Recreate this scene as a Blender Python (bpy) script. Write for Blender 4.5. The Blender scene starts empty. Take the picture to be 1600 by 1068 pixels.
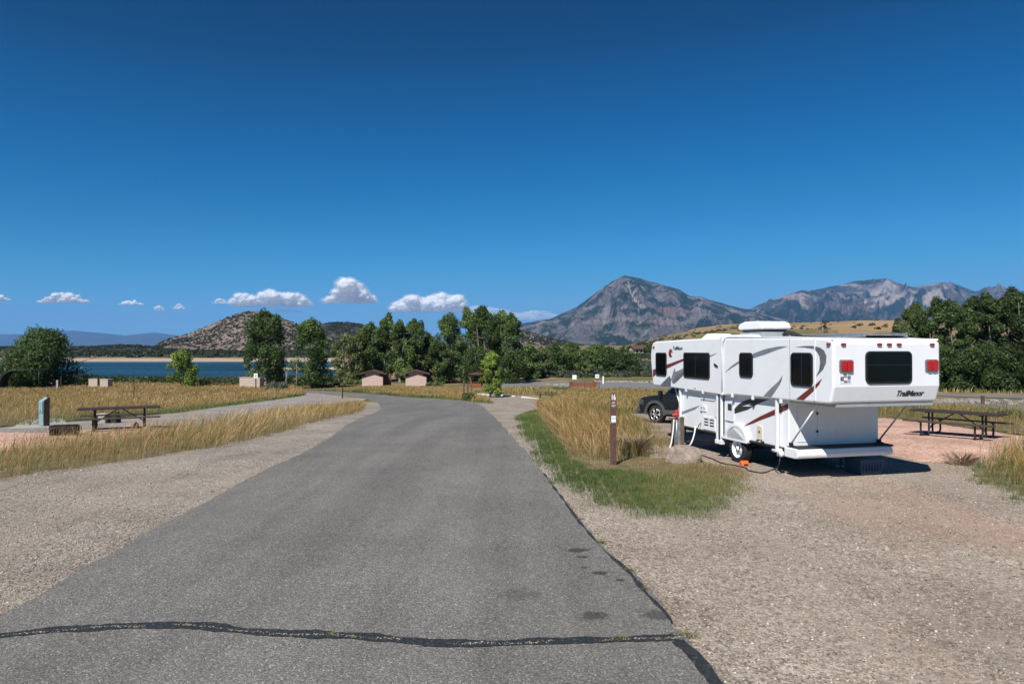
import bpy, bmesh, math, random
import numpy as np
from mathutils import Vector, Matrix, noise as mnoise
from mathutils.geometry import delaunay_2d_cdt

R = math.radians
random.seed(7)
scene = bpy.context.scene
COL = scene.collection
EXPOSURE = 0.4
F_PX, HC = 1067.0, 2.6          # focal length in photo pixels, eye height
PITCH = math.atan(11 / F_PX)

# ------------------------------------------------------------------ camera
cd = bpy.data.cameras.new('camera')
cam = bpy.data.objects.new('camera', cd)
COL.objects.link(cam)
cam.location = (0, 0, HC)
cam.rotation_euler = (R(90) + PITCH, 0, 0)
cd.sensor_width = 36
cd.lens = 36 * F_PX / 1600
cd.clip_start, cd.clip_end = 0.1, 120000
scene.camera = cam

# ------------------------------------------------------------------ sky and sun
SUN_DIR = Vector((-0.405, -0.80, 1.0)).normalized()
SUN_EL = math.asin(SUN_DIR.z)
SUN_ROT = math.atan2(SUN_DIR.x, SUN_DIR.y)
world = bpy.data.worlds.new('World')
scene.world = world
world.use_nodes = True
wn = world.node_tree
wn.nodes.clear()
wo = wn.nodes.new('ShaderNodeOutputWorld')
bg = wn.nodes.new('ShaderNodeBackground')
sky = wn.nodes.new('ShaderNodeTexSky')
sky.sky_type = 'NISHITA'
sky.sun_disc = False
sky.sun_elevation = SUN_EL
sky.sun_rotation = SUN_ROT
sky.altitude = 2000
sky.air_density = 1.0
sky.dust_density = 0.0
sky.ozone_density = 4.0
# deep polarised high-altitude blue: the sky's own tones through one curve
pre = wn.nodes.new('ShaderNodeVectorMath'); pre.operation = 'SCALE'; pre.inputs['Scale'].default_value = .06
cv = wn.nodes.new('ShaderNodeRGBCurve')
CURVES = ([(0, 0), (.053, 0), (.082, .001), (.114, .013), (.195, .065), (.301, .15), (.48, .21), (1, .3)],
          [(0, 0), (.095, .05), (.114, .08), (.147, .128), (.202, .205), (.319, .35), (.434, .42), (.56, .46), (1, .7)],
          [(0, 0), (.191, .17), (.223, .255), (.275, .37), (.352, .495), (.468, .665), (.52, .68), (1, .9)])
for c_, pts_ in zip(cv.mapping.curves, CURVES):
    c_.points[0].location = pts_[0]; c_.points[1].location = pts_[-1]
    for p_ in pts_[1:-1]: c_.points.new(*p_)
cv.mapping.update()
post = wn.nodes.new('ShaderNodeVectorMath'); post.operation = 'SCALE'; post.inputs['Scale'].default_value = 10 / 2 ** EXPOSURE
bg.inputs['Strength'].default_value = 0.10
wn.links.new(sky.outputs[0], pre.inputs[0])
wn.links.new(pre.outputs[0], cv.inputs['Color'])
wn.links.new(cv.outputs[0], post.inputs[0])
wn.links.new(post.outputs[0], bg.inputs[0])
wn.links.new(bg.outputs[0], wo.inputs[0])

sl = bpy.data.lights.new('sun', 'SUN')
sl.energy = 4.9
sl.angle = R(0.53)
sl.color = (1.0, 0.965, 0.91)
sun = bpy.data.objects.new('sun', sl)
COL.objects.link(sun)
sun.rotation_euler = (-SUN_DIR).to_track_quat('-Z', 'Y').to_euler()
scene.view_settings.view_transform = 'Standard'
scene.view_settings.look = 'None'
scene.view_settings.exposure = EXPOSURE
scene.view_settings.gamma = 1.0
scene.cycles.max_bounces = 6
scene.cycles.transparent_max_bounces = 24
scene.cycles.volume_bounces = 1

# ------------------------------------------------------------------ terrain heights
_ty = np.arange(-40, 2000, 0.5)
_base = np.interp(_ty, [-40, 15, 18, 20, 25, 30, 40, 60, 78, 90, 110, 150, 2000],
                  [0, 0, -.01, -.03, -.17, -.45, -1.17, -2.3, -3.25, -3.75, -4.2, -4.4, -4.4])
_k = np.hanning(13); _k /= _k.sum()
_bs = np.convolve(np.pad(_base, 6, mode='edge'), _k, mode='valid')
_Ly = [150, 185, 235, 300, 540, 565, 620, 700, 900, 1200, 1600, 2500, 60000]
_Lz = [0, -1.2, -4.0, -6.5, -6.0, -3.6, -1.6, 0.2, 3.4, 9.5, 13.0, 14.0, 14.0]
_My = [150, 220, 400, 800, 1500, 3000, 60000]
_Mz = [0, 0.8, 4.0, 8.0, 14.0, 22.0, 22.0]
_Ry = [150, 200, 300, 450, 600, 680, 900, 1500, 60000]
_Rz = [0, 2.0, 8.5, 17.5, 29.0, 30.0, 22.0, 20.0, 20.0]

def sstep(a, b, x):
    t = np.clip((x - a) / (b - a), 0, 1)
    return t * t * (3 - 2 * t)

def vnoise(x, y, seed=0):
    xi = np.floor(x).astype(np.int64); yi = np.floor(y).astype(np.int64)
    xf = x - xi; yf = y - yi
    xf = xf * xf * (3 - 2 * xf); yf = yf * yf * (3 - 2 * yf)
    def h(a, b):
        n = (a * 374761393 + b * 668265263 + seed * 974634721) & 0xffffffff
        n = ((n ^ (n >> 13)) * 1274126177) & 0xffffffff
        n = n ^ (n >> 16)
        return (n & 0xffffff) / float(0xffffff)
    return (h(xi, yi) * (1 - xf) + h(xi + 1, yi) * xf) * (1 - yf) + (h(xi, yi + 1) * (1 - xf) + h(xi + 1, yi + 1) * xf) * yf

def fbm(x, y, o=5, seed=0, ridged=False):
    a, s, t = 1.0, 0.0, 0.0
    for i in range(o):
        n = vnoise(x, y, seed + i)
        if ridged:
            n = 1 - abs(2 * n - 1)
        s = s + a * n; t += a
        a *= 0.5; x = x * 2.03 + 17.1; y = y * 2.03 + 5.7
    return s / t

def T(x, y):
    x = np.asarray(x, dtype=float); y = np.asarray(y, dtype=float)
    b = np.interp(y, _ty, _bs)
    u = x / np.maximum(y, 1.0)
    wl = 1 - sstep(-0.262, -0.235, u)
    wr = sstep(0.12, 0.26, u)
    wm = (1 - wl) * (1 - wr)
    far = wl * np.interp(y, _Ly, _Lz) + wm * np.interp(y, _My, _Mz) + wr * np.interp(y, _Ry, _Rz) * (0.72 + 0.28 * sstep(.2, .36, u))
    z = b + far
    # sand spit in the lake
    spit = np.exp(-((y - 362 - (u + .33) * 60) / 26.0) ** 2) * sstep(-0.43, -0.36, u) * (2.6 + 1.6 * fbm(x / 30.0, y / 18.0, 3, 9))
    z = z + spit * wl
    # broad unevenness far out
    un = (fbm(x / 60.0, y / 60.0, 3, 3) - .5) * np.clip((y - 95) / 300.0, 0, 1) * 2.2
    lake = wl * sstep(225, 250, y) * (1 - sstep(560, 600, y))
    z = z + un * (1 - lake)
    return z

def Tz(x, y):
    return float(T(x, y))

def ray(px, py):
    x = (px - 800) / F_PX; z = (534 - py) / F_PX
    return (x, math.cos(PITCH) - z * math.sin(PITCH), math.sin(PITCH) + z * math.cos(PITCH))

def G(px, py):
    """where the line of sight through a photo pixel meets the terrain"""
    r = ray(px, py)
    t = 2.0 * 1.012 ** np.arange(620)
    for _ in range(3):
        d = HC + r[2] * t - T(r[0] * t, r[1] * t)
        k = int(np.argmax(d < 0)) if (d < 0).any() else len(t) - 1
        lo, hi = t[max(k - 1, 0)], t[k]
        t = np.linspace(lo, hi, 24)
    return (float(r[0] * hi), float(r[1] * hi))

def GP(pts):
    return [G(*p) for p in pts]

# ------------------------------------------------------------------ materials
def new_mat(name):
    m = bpy.data.materials.new(name)
    m.use_nodes = True
    nt = m.node_tree
    return m, nt, nt.nodes['Principled BSDF']

def N(nt, t, **kw):
    n = nt.nodes.new(t)
    for k, v in kw.items():
        if k.startswith('i_'):
            n.inputs[k[2:].replace('_', ' ')].default_value = v
        else:
            setattr(n, k, v)
    return n

def ramp(nt, stops, interp='LINEAR'):
    r = nt.nodes.new('ShaderNodeValToRGB')
    r.color_ramp.interpolation = interp
    el = r.color_ramp.elements
    while len(el) < len(stops): el.new(0.5)
    for e, (p, c) in zip(el, stops):
        e.position = p
        e.color = (c[0], c[1], c[2], 1) if not isinstance(c, (int, float)) else (c, c, c, 1)
    return r

def mixc(nt, fac, a, b, mode='MIX'):
    n = nt.nodes.new('ShaderNodeMix')
    n.data_type = 'RGBA'; n.blend_type = mode
    for sock, v in ((n.inputs[0], fac), (n.inputs[6], a), (n.inputs[7], b)):
        if hasattr(v, 'links') or isinstance(v, bpy.types.NodeSocket): nt.links.new(v, sock)
        elif isinstance(v, (tuple, list)): sock.default_value = (v[0], v[1], v[2], 1)
        else: sock.default_value = v
    return n.outputs[2]

def pos(nt, scale=(1, 1, 1), coord='pos'):
    if coord == 'pos':
        s = nt.nodes.new('ShaderNodeNewGeometry').outputs['Position']
    else:
        s = nt.nodes.new('ShaderNodeTexCoord').outputs['Object']
    mp = nt.nodes.new('ShaderNodeMapping')
    mp.inputs['Scale'].default_value = scale
    nt.links.new(s, mp.inputs[0])
    return mp.outputs[0]

def noise(nt, vec, scale, detail=4, rough=.55):
    n = N(nt, 'ShaderNodeTexNoise')
    n.inputs['Scale'].default_value = scale; n.inputs['Detail'].default_value = detail; n.inputs['Roughness'].default_value = rough
    nt.links.new(vec, n.inputs['Vector'])
    return n.outputs['Fac']

def bump(nt, h, strength, dist, bsdf, prev=None):
    b = nt.nodes.new('ShaderNodeBump')
    b.inputs['Strength'].default_value = strength; b.inputs['Distance'].default_value = dist
    nt.links.new(h, b.inputs['Height'])
    if prev is not None: nt.links.new(prev, b.inputs['Normal'])
    nt.links.new(b.outputs[0], bsdf.inputs['Normal'])
    return b.outputs[0]

def simple(name, c, rough=.5, metal=0.0, var=.12, scale=8, bstr=.05, spec=.5, coat=0.0):
    """painted / moulded surface with slight uneven dirt and grain"""
    m, nt, b = new_mat(name)
    v = pos(nt, coord='obj')
    n1 = noise(nt, v, scale, 5)
    c2 = tuple(x * (1 - var) for x in c)
    c1 = tuple(min(1, x * (1 + var * .5)) for x in c)
    r = ramp(nt, [(.3, c2), (.7, c1)])
    nt.links.new(n1, r.inputs[0]); nt.links.new(r.outputs[0], b.inputs['Base Color'])
    rr = ramp(nt, [(.3, max(rough - .08, 0.02)), (.7, min(rough + .1, 1))])
    nt.links.new(n1, rr.inputs[0]); nt.links.new(rr.outputs[0], b.inputs['Roughness'])
    b.inputs['Metallic'].default_value = metal
    b.inputs['Specular IOR Level'].default_value = spec
    b.inputs['Coat Weight'].default_value = coat
    if bstr > 0: bump(nt, noise(nt, v, scale * 6, 3), bstr, .01, b)
    return m

def gravel_mat(name, tones, cell=46, bs=.6, tint=None):
    m, nt, b = new_mat(name)
    v = pos(nt)
    vo = N(nt, 'ShaderNodeTexVoronoi'); vo.inputs['Scale'].default_value = cell
    nt.links.new(v, vo.inputs['Vector'])
    sep = nt.nodes.new('ShaderNodeSeparateColor'); nt.links.new(vo.outputs['Color'], sep.inputs[0])
    st = [(i / (len(tones) - 1), t) for i, t in enumerate(tones)]
    r = ramp(nt, st); nt.links.new(sep.outputs[0], r.inputs[0])
    vo2 = N(nt, 'ShaderNodeTexVoronoi'); vo2.inputs['Scale'].default_value = cell * .37
    nt.links.new(v, vo2.inputs['Vector'])
    sep2 = nt.nodes.new('ShaderNodeSeparateColor'); nt.links.new(vo2.outputs['Color'], sep2.inputs[0])
    c = mixc(nt, .28, r.outputs[0], sep2.outputs[1], 'SOFT_LIGHT')
    big = ramp(nt, [(.35, (.74, .71, .68)), (.65, (1.12, 1.1, 1.08))]); nt.links.new(noise(nt, v, .55, 6, .6), big.inputs[0])
    c = mixc(nt, 1, c, big.outputs[0], 'MULTIPLY')
    if tint:
        tr = ramp(nt, [(.48, 0.0), (.64, tint[3])]); nt.links.new(noise(nt, pos(nt, (1, .45, 1)), .33, 3), tr.inputs[0])
        sx = nt.nodes.new('ShaderNodeSeparateXYZ'); nt.links.new(v, sx.inputs[0])
        side_ = N(nt, 'ShaderNodeMapRange'); side_.inputs['From Min'].default_value = 2.5; side_.inputs['From Max'].default_value = 5.5; nt.links.new(sx.outputs['X'], side_.inputs['Value'])
        mu = N(nt, 'ShaderNodeMath', operation='MULTIPLY'); nt.links.new(tr.outputs[0], mu.inputs[0]); nt.links.new(side_.outputs[0], mu.inputs[1])
        c = mixc(nt, mu.outputs[0], c, tint[:3])
        fl = N(nt, 'ShaderNodeMapRange'); fl.inputs['From Min'].default_value = -.5; fl.inputs['From Max'].default_value = -3; nt.links.new(sx.outputs['X'], fl.inputs['Value'])
        c = mixc(nt, fl.outputs[0], c, mixc(nt, .75, c, mixc(nt, 1, c, (.86, .91, .95), 'MULTIPLY')))
        # wheel-worn strips where the stones are pressed into paler fines
        rt = ramp(nt, [(.46, 0), (.56, .35)]); nt.links.new(noise(nt, pos(nt, (.9, .12, 1)), 1.1, 4), rt.inputs[0])
        c = mixc(nt, rt.outputs[0], c, (.33, .275, .225))
    nt.links.new(c, b.inputs['Base Color'])
    b.inputs['Roughness'].default_value = .9
    b.inputs['Specular IOR Level'].default_value = .2
    inv = N(nt, 'ShaderNodeMath', operation='SUBTRACT'); inv.inputs[0].default_value = 1
    nt.links.new(vo.outputs['Distance'], inv.inputs[1])
    p = bump(nt, inv.outputs[0], bs, .012, b)
    bump(nt, noise(nt, v, 9, 4), .35, .03, b, p)
    return m

M = {}
M['gravel'] = gravel_mat('gravel', [(.13, .11, .09), (.22, .187, .152), (.275, .235, .195), (.34, .295, .248), (.44, .39, .335), (.245, .195, .155)], tint=(.36, .225, .165, .55))
M['path'] = gravel_mat('path_gravel', [(.13, .12, .11), (.25, .23, .21), (.34, .31, .29), (.42, .39, .37)], cell=30)
M['pink'] = gravel_mat('pink_gravel', [(.32, .18, .13), (.5, .31, .235), (.58, .38, .3), (.64, .45, .37)], cell=30)

def asphalt():
    m, nt, b = new_mat('asphalt')
    v = pos(nt)
    vo = N(nt, 'ShaderNodeTexVoronoi'); vo.inputs['Scale'].default_value = 85
    nt.links.new(v, vo.inputs['Vector'])
    sep = nt.nodes.new('ShaderNodeSeparateColor'); nt.links.new(vo.outputs['Color'], sep.inputs[0])
    r = ramp(nt, [(0, (.075, .071, .065)), (.35, (.125, .119, .109)), (.75, (.172, .164, .151)), (.93, (.23, .218, .198)), (1, (.38, .355, .32))])
    nt.links.new(sep.outputs[0], r.inputs[0])
    big = ramp(nt, [(.3, .86), (.7, 1.14)]); nt.links.new(noise(nt, v, .5, 5, .6), big.inputs[0])
    c = mixc(nt, 1, r.outputs[0], big.outputs[0], 'MULTIPLY')
    fine = ramp(nt, [(.3, .9), (.7, 1.1)]); nt.links.new(noise(nt, pos(nt, (6, 1, 1)), 2.5, 4), fine.inputs[0])
    c = mixc(nt, .6, c, mixc(nt, 1, c, fine.outputs[0], 'MULTIPLY'))
    trk = ramp(nt, [(.4, .9), (.6, 1.1)]); nt.links.new(noise(nt, pos(nt, (1.1, .06, 1)), 1.0, 3), trk.inputs[0])
    c = mixc(nt, 1, c, trk.outputs[0], 'MULTIPLY')
    dust = ramp(nt, [(.5, 0), (.7, .35)]); nt.links.new(noise(nt, v, .23, 7, .7), dust.inputs[0])
    c = mixc(nt, dust.outputs[0], c, (.2, .185, .16))
    vc = N(nt, 'ShaderNodeTexVoronoi', feature='DISTANCE_TO_EDGE'); vc.inputs['Scale'].default_value = .38
    wv = nt.nodes.new('ShaderNodeVectorMath'); wv.operation = 'ADD'; nw = N(nt, 'ShaderNodeTexNoise'); nw.inputs['Scale'].default_value = 1.7; nw.inputs['Detail'].default_value = 6; nt.links.new(v, nw.inputs['Vector'])
    nt.links.new(v, wv.inputs[0]); nt.links.new(nw.outputs['Color'], wv.inputs[1]); nt.links.new(wv.outputs[0], vc.inputs['Vector'])
    cr = ramp(nt, [(.0, .55), (.0035, 0)]); nt.links.new(vc.outputs['Distance'], cr.inputs[0])
    cg = ramp(nt, [(.5, 0), (.62, 1)]); nt.links.new(noise(nt, v, .3, 3), cg.inputs[0])
    cm_ = N(nt, 'ShaderNodeMath', operation='MULTIPLY'); nt.links.new(cr.outputs[0], cm_.inputs[0]); nt.links.new(cg.outputs[0], cm_.inputs[1])
    c = mixc(nt, cm_.outputs[0], c, (.04, .037, .033))
    # oil drips and dark patches with their own outlines
    wob = noise(nt, v, 9, 3)
    for (px, py, rx, rad, k) in ((903, 863, 1.6, .10, .8), (911, 874, 1.5, .06, .7), (912, 890.6, 1, .045, .65), (939, 899, 1.5, .075, .82),
                                 (970, 910.5, 1.3, .05, .78), (929, 967.5, 1.5, .12, .68), (1032, 966, 1.5, .14, .6), (812, 934, 1.2, .2, .28)):
        x, y = G(px, py)
        sb = N(nt, 'ShaderNodeVectorMath', operation='SUBTRACT'); sb.inputs[1].default_value = (x, y, 0); nt.links.new(v, sb.inputs[0])
        sc = N(nt, 'ShaderNodeVectorMath', operation='MULTIPLY'); sc.inputs[1].default_value = (1 / rx, 1, 0); nt.links.new(sb.outputs[0], sc.inputs[0])
        ln = N(nt, 'ShaderNodeVectorMath', operation='LENGTH'); nt.links.new(sc.outputs[0], ln.inputs[0])
        ad = N(nt, 'ShaderNodeMath', operation='MULTIPLY_ADD'); ad.inputs[1].default_value = rad * 1.4; nt.links.new(wob, ad.inputs[0]); nt.links.new(ln.outputs['Value'], ad.inputs[2])
        mr = N(nt, 'ShaderNodeMapRange'); mr.inputs['From Min'].default_value = rad * 1.35; mr.inputs['From Max'].default_value = rad * 1.75
        mr.inputs['To Min'].default_value = k; mr.inputs['To Max'].default_value = 0; nt.links.new(ad.outputs[0], mr.inputs['Value'])
        c = mixc(nt, mr.outputs[0], c, (.03, .028, .027))
    nt.links.new(c, b.inputs['Base Color'])
    b.inputs['Roughness'].default_value = .85
    b.inputs['Specular IOR Level'].default_value = .25
    inv = N(nt, 'ShaderNodeMath', operation='SUBTRACT'); inv.inputs[0].default_value = 1
    nt.links.new(vo.outputs['Distance'], inv.inputs[1])
    bump(nt, inv.outputs[0], .6, .006, b)
    return m
M['asphalt'] = asphalt()

def far_asphalt():
    m = simple('worn_asphalt', (.17, .165, .16), .85, var=.2, scale=.6, bstr=0)
    return m
M['far_asphalt'] = far_asphalt()

def tar():
    m, nt, b = new_mat('tar')
    v = pos(nt)
    r = ramp(nt, [(.35, (.014, .014, .014)), (.56, (.032, .032, .031)), (.68, (.1, .095, .088))])
    nt.links.new(noise(nt, v, 28, 6, .7), r.inputs[0]); nt.links.new(r.outputs[0], b.inputs['Base Color'])
    b.inputs['Roughness'].default_value = .55
    bump(nt, noise(nt, v, 60, 4), .5, .004, b)
    return m
M['tar'] = tar()

def ground_mat():
    """bare and grassy earth; pale sand on the drawn-down lake margin"""
    m, nt, b = new_mat('earth')
    v = pos(nt)
    r = ramp(nt, [(.3, (.085, .07, .035)), (.45, (.17, .13, .068)), (.58, (.26, .195, .1)), (.72, (.33, .26, .15))])
    nt.links.new(noise(nt, v, .16, 9, .65), r.inputs[0])
    g = ramp(nt, [(.5, 0), (.63, .75)]); nt.links.new(noise(nt, v, .035, 7, .65), g.inputs[0])
    c = mixc(nt, g.outputs[0], r.outputs[0], (.075, .095, .03))
    sp = nt.nodes.new('ShaderNodeSeparateXYZ'); nt.links.new(v, sp.inputs[0])
    ms = N(nt, 'ShaderNodeMapRange'); ms.inputs['From Min'].default_value = -6.3; ms.inputs['From Max'].default_value = -5.4
    ms.inputs['To Min'].default_value = 1; ms.inputs['To Max'].default_value = 0
    nt.links.new(sp.outputs['Z'], ms.inputs['Value'])
    sand = ramp(nt, [(.3, (.3, .22, .16)), (.7, (.46, .38, .3))]); nt.links.new(noise(nt, pos(nt, (.02, .2, 1)), 1, 6), sand.inputs[0])
    c = mixc(nt, ms.outputs[0], c, sand.outputs[0])
    nt.links.new(c, b.inputs['Base Color'])
    b.inputs['Roughness'].default_value = .95
    b.inputs['Specular IOR Level'].default_value = .1
    bump(nt, noise(nt, v, 5, 5), .5, .05, b)
    return m
M['earth'] = ground_mat()

def soil(name, a, b_, sc=2.2):
    m, nt, b = new_mat(name)
    v = pos(nt)
    r = ramp(nt, [(.32, a), (.68, b_)]); nt.links.new(noise(nt, v, sc, 7, .65), r.inputs[0])
    nt.links.new(r.outputs[0], b.inputs['Base Color'])
    b.inputs['Roughness'].default_value = .95; b.inputs['Specular IOR Level'].default_value = .1
    bump(nt, noise(nt, v, 30, 4), .6, .03, b)
    return m
M['turf_soil'] = soil('turf_soil', (.09, .085, .04), (.22, .185, .11))
M['straw_soil'] = soil('straw_soil', (.1, .075, .04), (.22, .17, .09))
M['far_turf'] = soil('far_turf', (.045, .07, .02), (.1, .11, .035), .8)

def blade_mat(name, trans=.25, rough=.6):
    m, nt, b = new_mat(name)
    at = N(nt, 'ShaderNodeAttribute', attribute_name='Col')
    nt.links.new(at.outputs['Color'], b.inputs['Base Color'])
    b.inputs['Roughness'].default_value = rough; b.inputs['Specular IOR Level'].default_value = .25
    tr = nt.nodes.new('ShaderNodeBsdfTranslucent'); nt.links.new(at.outputs['Color'], tr.inputs[0])
    mx = nt.nodes.new('ShaderNodeMixShader'); mx.inputs[0].default_value = trans
    out = nt.nodes['Material Output']
    nt.links.new(b.outputs[0], mx.inputs[1]); nt.links.new(tr.outputs[0], mx.inputs[2]); nt.links.new(mx.outputs[0], out.inputs[0])
    return m
M['blade'] = blade_mat('grass_blade', .3)
M['leaf'] = blade_mat('leaf', .38, .5)
M['stone_col'] = blade_mat('pebble', 0.0, .85)

def bark(name, a, b_):
    m, nt, b = new_mat(name)
    v = pos(nt, (1, 1, .25), 'obj')
    r = ramp(nt, [(.35, a), (.65, b_)]); nt.links.new(noise(nt, v, 9, 6, .7), r.inputs[0]); nt.links.new(r.outputs[0], b.inputs['Base Color'])
    b.inputs['Roughness'].default_value = .95
    bump(nt, noise(nt, v, 14, 5), .8, .04, b)
    return m
M['bark'] = bark('bark', (.1, .085, .07), (.3, .265, .225))

def rock(name, tones, scale=3, bs=.8, veg=None, vscale=4, coord='obj', patch=None, pts=(.45, .62)):
    m, nt, b = new_mat(name)
    v = pos(nt, coord=coord)
    st = [(.28 + .44 * i / (len(tones) - 1), t) for i, t in enumerate(tones)]
    r = ramp(nt, st); nt.links.new(noise(nt, v, scale, 9, .68), r.inputs[0])
    c = r.outputs[0]
    if patch:
        pr = ramp(nt, [(patch[3], 0), (patch[3] + .07, patch[4])]); nt.links.new(noise(nt, v, scale * patch[5], 7, .6), pr.inputs[0])
        c = mixc(nt, pr.outputs[0], c, patch[:3])
    if veg:
        vr = ramp(nt, [(pts[0], 0), (pts[1], 1)]); nt.links.new(noise(nt, v, vscale, 9, .72), vr.inputs[0])
        c = mixc(nt, vr.outputs[0], c, veg)
    nt.links.new(c, b.inputs['Base Color'])
    b.inputs['Roughness'].default_value = .95; b.inputs['Specular IOR Level'].default_value = .1
    if bs: bump(nt, noise(nt, v, scale * 4, 6, .7), bs, .3 / scale, b)
    return m

M['white'] = simple('white_fibreglass', (.8, .81, .82), .32, var=.04, scale=2, bstr=.01, coat=.2)
M['white_trim'] = simple('white_trim', (.76, .77, .78), .4, var=.06, scale=5, bstr=.02)
M['glass'] = simple('dark_glass', (.004, .0045, .005), .06, var=.3, scale=2, bstr=0, spec=.22)
M['rubber'] = simple('rubber', (.018, .018, .018), .75, var=.4, scale=10, bstr=.2)
M['black'] = simple('black_frame', (.012, .012, .013), .45, var=.3, scale=10)
M['grey_decal'] = simple('charcoal_decal', (.13, .14, .15), .35, var=.25, scale=4, bstr=0)
M['light_decal'] = simple('silver_decal', (.2, .22, .24), .35, var=.2, scale=4, bstr=0)
M['dark_decal'] = simple('black_decal', (.035, .037, .042), .35, var=.3, scale=4, bstr=0)
M['red_decal'] = simple('maroon_decal', (.16, .028, .02), .35, var=.15, scale=4, bstr=0)
M['logo_red'] = simple('logo_red', (.45, .06, .03), .35, var=.15, scale=9, bstr=0)
M['steel'] = simple('galvanised_steel', (.42, .43, .44), .42, .8, var=.2, scale=12)
M['dark_steel'] = simple('dark_steel', (.03, .03, .03), .5, .3, var=.4, scale=9)
M['frame_black'] = simple('chassis_black', (.02, .02, .02), .7, var=.4, scale=5, bstr=.15)
M['cream'] = simple('cream_plastic', (.62, .58, .42), .5, var=.08)
M['lens'] = simple('red_lens', (.42, .008, .012), .15, var=.3, scale=40, bstr=.1, coat=.5)
M['lens_dark'] = simple('marker_lens', (.22, .03, .03), .2, var=.2, scale=30, bstr=0, coat=.5)
M['panel_grey'] = simple('grey_panel', (.36, .38, .4), .35, .2, var=.1, scale=6)
M['car'] = simple('dark_blue_paint', (.012, .018, .026), .22, .3, var=.2, scale=2, bstr=0, coat=.8)
M['car_trim'] = simple('grey_cladding', (.075, .075, .075), .6, var=.25, scale=7)
M['alloy'] = simple('alloy', (.5, .5, .5), .3, .8, var=.2, scale=12)
M['lamp_glass'] = simple('lamp_glass', (.09, .095, .1), .12, .3, var=.3, scale=20, bstr=0, coat=.6)
M['orange'] = simple('orange_plastic', (.75, .13, .02), .4, var=.1, scale=10)
M['blue_box'] = simple('blue_plastic', (.02, .06, .115), .5, var=.15, scale=6)
M['boulder'] = rock('boulder_stone', [(.17, .13, .11), (.32, .25, .205), (.42, .345, .285), (.5, .43, .38)], 7, 1.2)
M['rock'] = rock('pale_stone', [(.16, .145, .125), (.34, .31, .27), (.48, .45, .41)], 4, .8)
M['post_brown'] = simple('brown_post', (.115, .05, .045), .7, var=.35, scale=14, bstr=.2)
M['sign_white'] = simple('white_sign', (.78, .79, .78), .5, var=.05, scale=6, bstr=0)
M['wood'] = simple('weathered_wood', (.12, .085, .06), .9, var=.5, scale=9, bstr=.5)
M['red_wood'] = simple('red_brown_wood', (.22, .075, .035), .85, var=.35, scale=5, bstr=.4)
M['table_brown'] = simple('brown_table_coating', (.034, .022, .018), .75, var=.3, scale=10, bstr=.1)
M['bench_wood'] = simple('dull_brown_plank', (.06, .043, .03), .8, var=.3, scale=10, bstr=.2)
M['red_valve'] = simple('red_enamel', (.5, .05, .03), .45, var=.2, scale=14)
M['white_hose'] = simple('white_hose', (.75, .74, .7), .5, var=.1, scale=20)
M['teal'] = simple('pale_teal_enamel', (.2, .31, .34), .55, var=.15, scale=9)
M['concrete'] = simple('concrete', (.36, .33, .29), .9, var=.25, scale=3, bstr=.4)
M['white_concrete'] = simple('whitewashed_concrete', (.66, .64, .58), .85, var=.15, scale=4, bstr=.3)
M['rust'] = simple('rusted_iron', (.04, .028, .02), .8, .2, var=.5, scale=12, bstr=.4)
M['stucco'] = simple('pink_stucco', (.54, .4, .33), .9, var=.1, scale=2, bstr=.3)
M['pale_wall'] = simple('pale_masonry', (.46, .38, .31), .9, var=.12, scale=1.2, bstr=.3)
M['roof_brown'] = simple('brown_roof', (.1, .05, .035), .8, var=.3, scale=3, bstr=.3)
M['door_dark'] = simple('dark_door', (.05, .03, .025), .6, var=.2, scale=4)
M['text_white'] = simple('white_lettering', (.8, .8, .78), .6, var=.05, scale=9, bstr=0)
M['shade_dark'] = simple('dark_corrugated_metal', (.06, .05, .048), .6, .2, var=.3, scale=3)

# ------------------------------------------------------------------ object helpers
def tag(o, label=None, cat=None, group=None, kind=None):
    if label: o['label'] = label
    if cat: o['category'] = cat
    if group: o['group'] = group
    if kind: o['kind'] = kind
    return o

def link(name, me, mat, parent=None, smooth=False):
    o = bpy.data.objects.new(name, me)
    COL.objects.link(o)
    if mat is not None and not me.materials: me.materials.append(mat)
    if smooth:
        me.polygons.foreach_set('use_smooth', np.ones(len(me.polygons), dtype=bool))
    if parent is not None: o.parent = parent
    return o

def empty(name, loc, rz=0.0, label=None, cat=None, group=None):
    o = bpy.data.objects.new(name, None)
    o.empty_display_size = .2
    COL.objects.link(o)
    o.location = loc; o.rotation_euler = (0, 0, rz)
    return tag(o, label, cat, group)

def kids(o): return [c for c in bpy.data.objects if c.parent == o]

def copy_tree(o, parent=None):
    c = o.copy(); COL.objects.link(c); c.parent = parent
    for ch in kids(o): copy_tree(ch, c)
    return c

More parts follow.
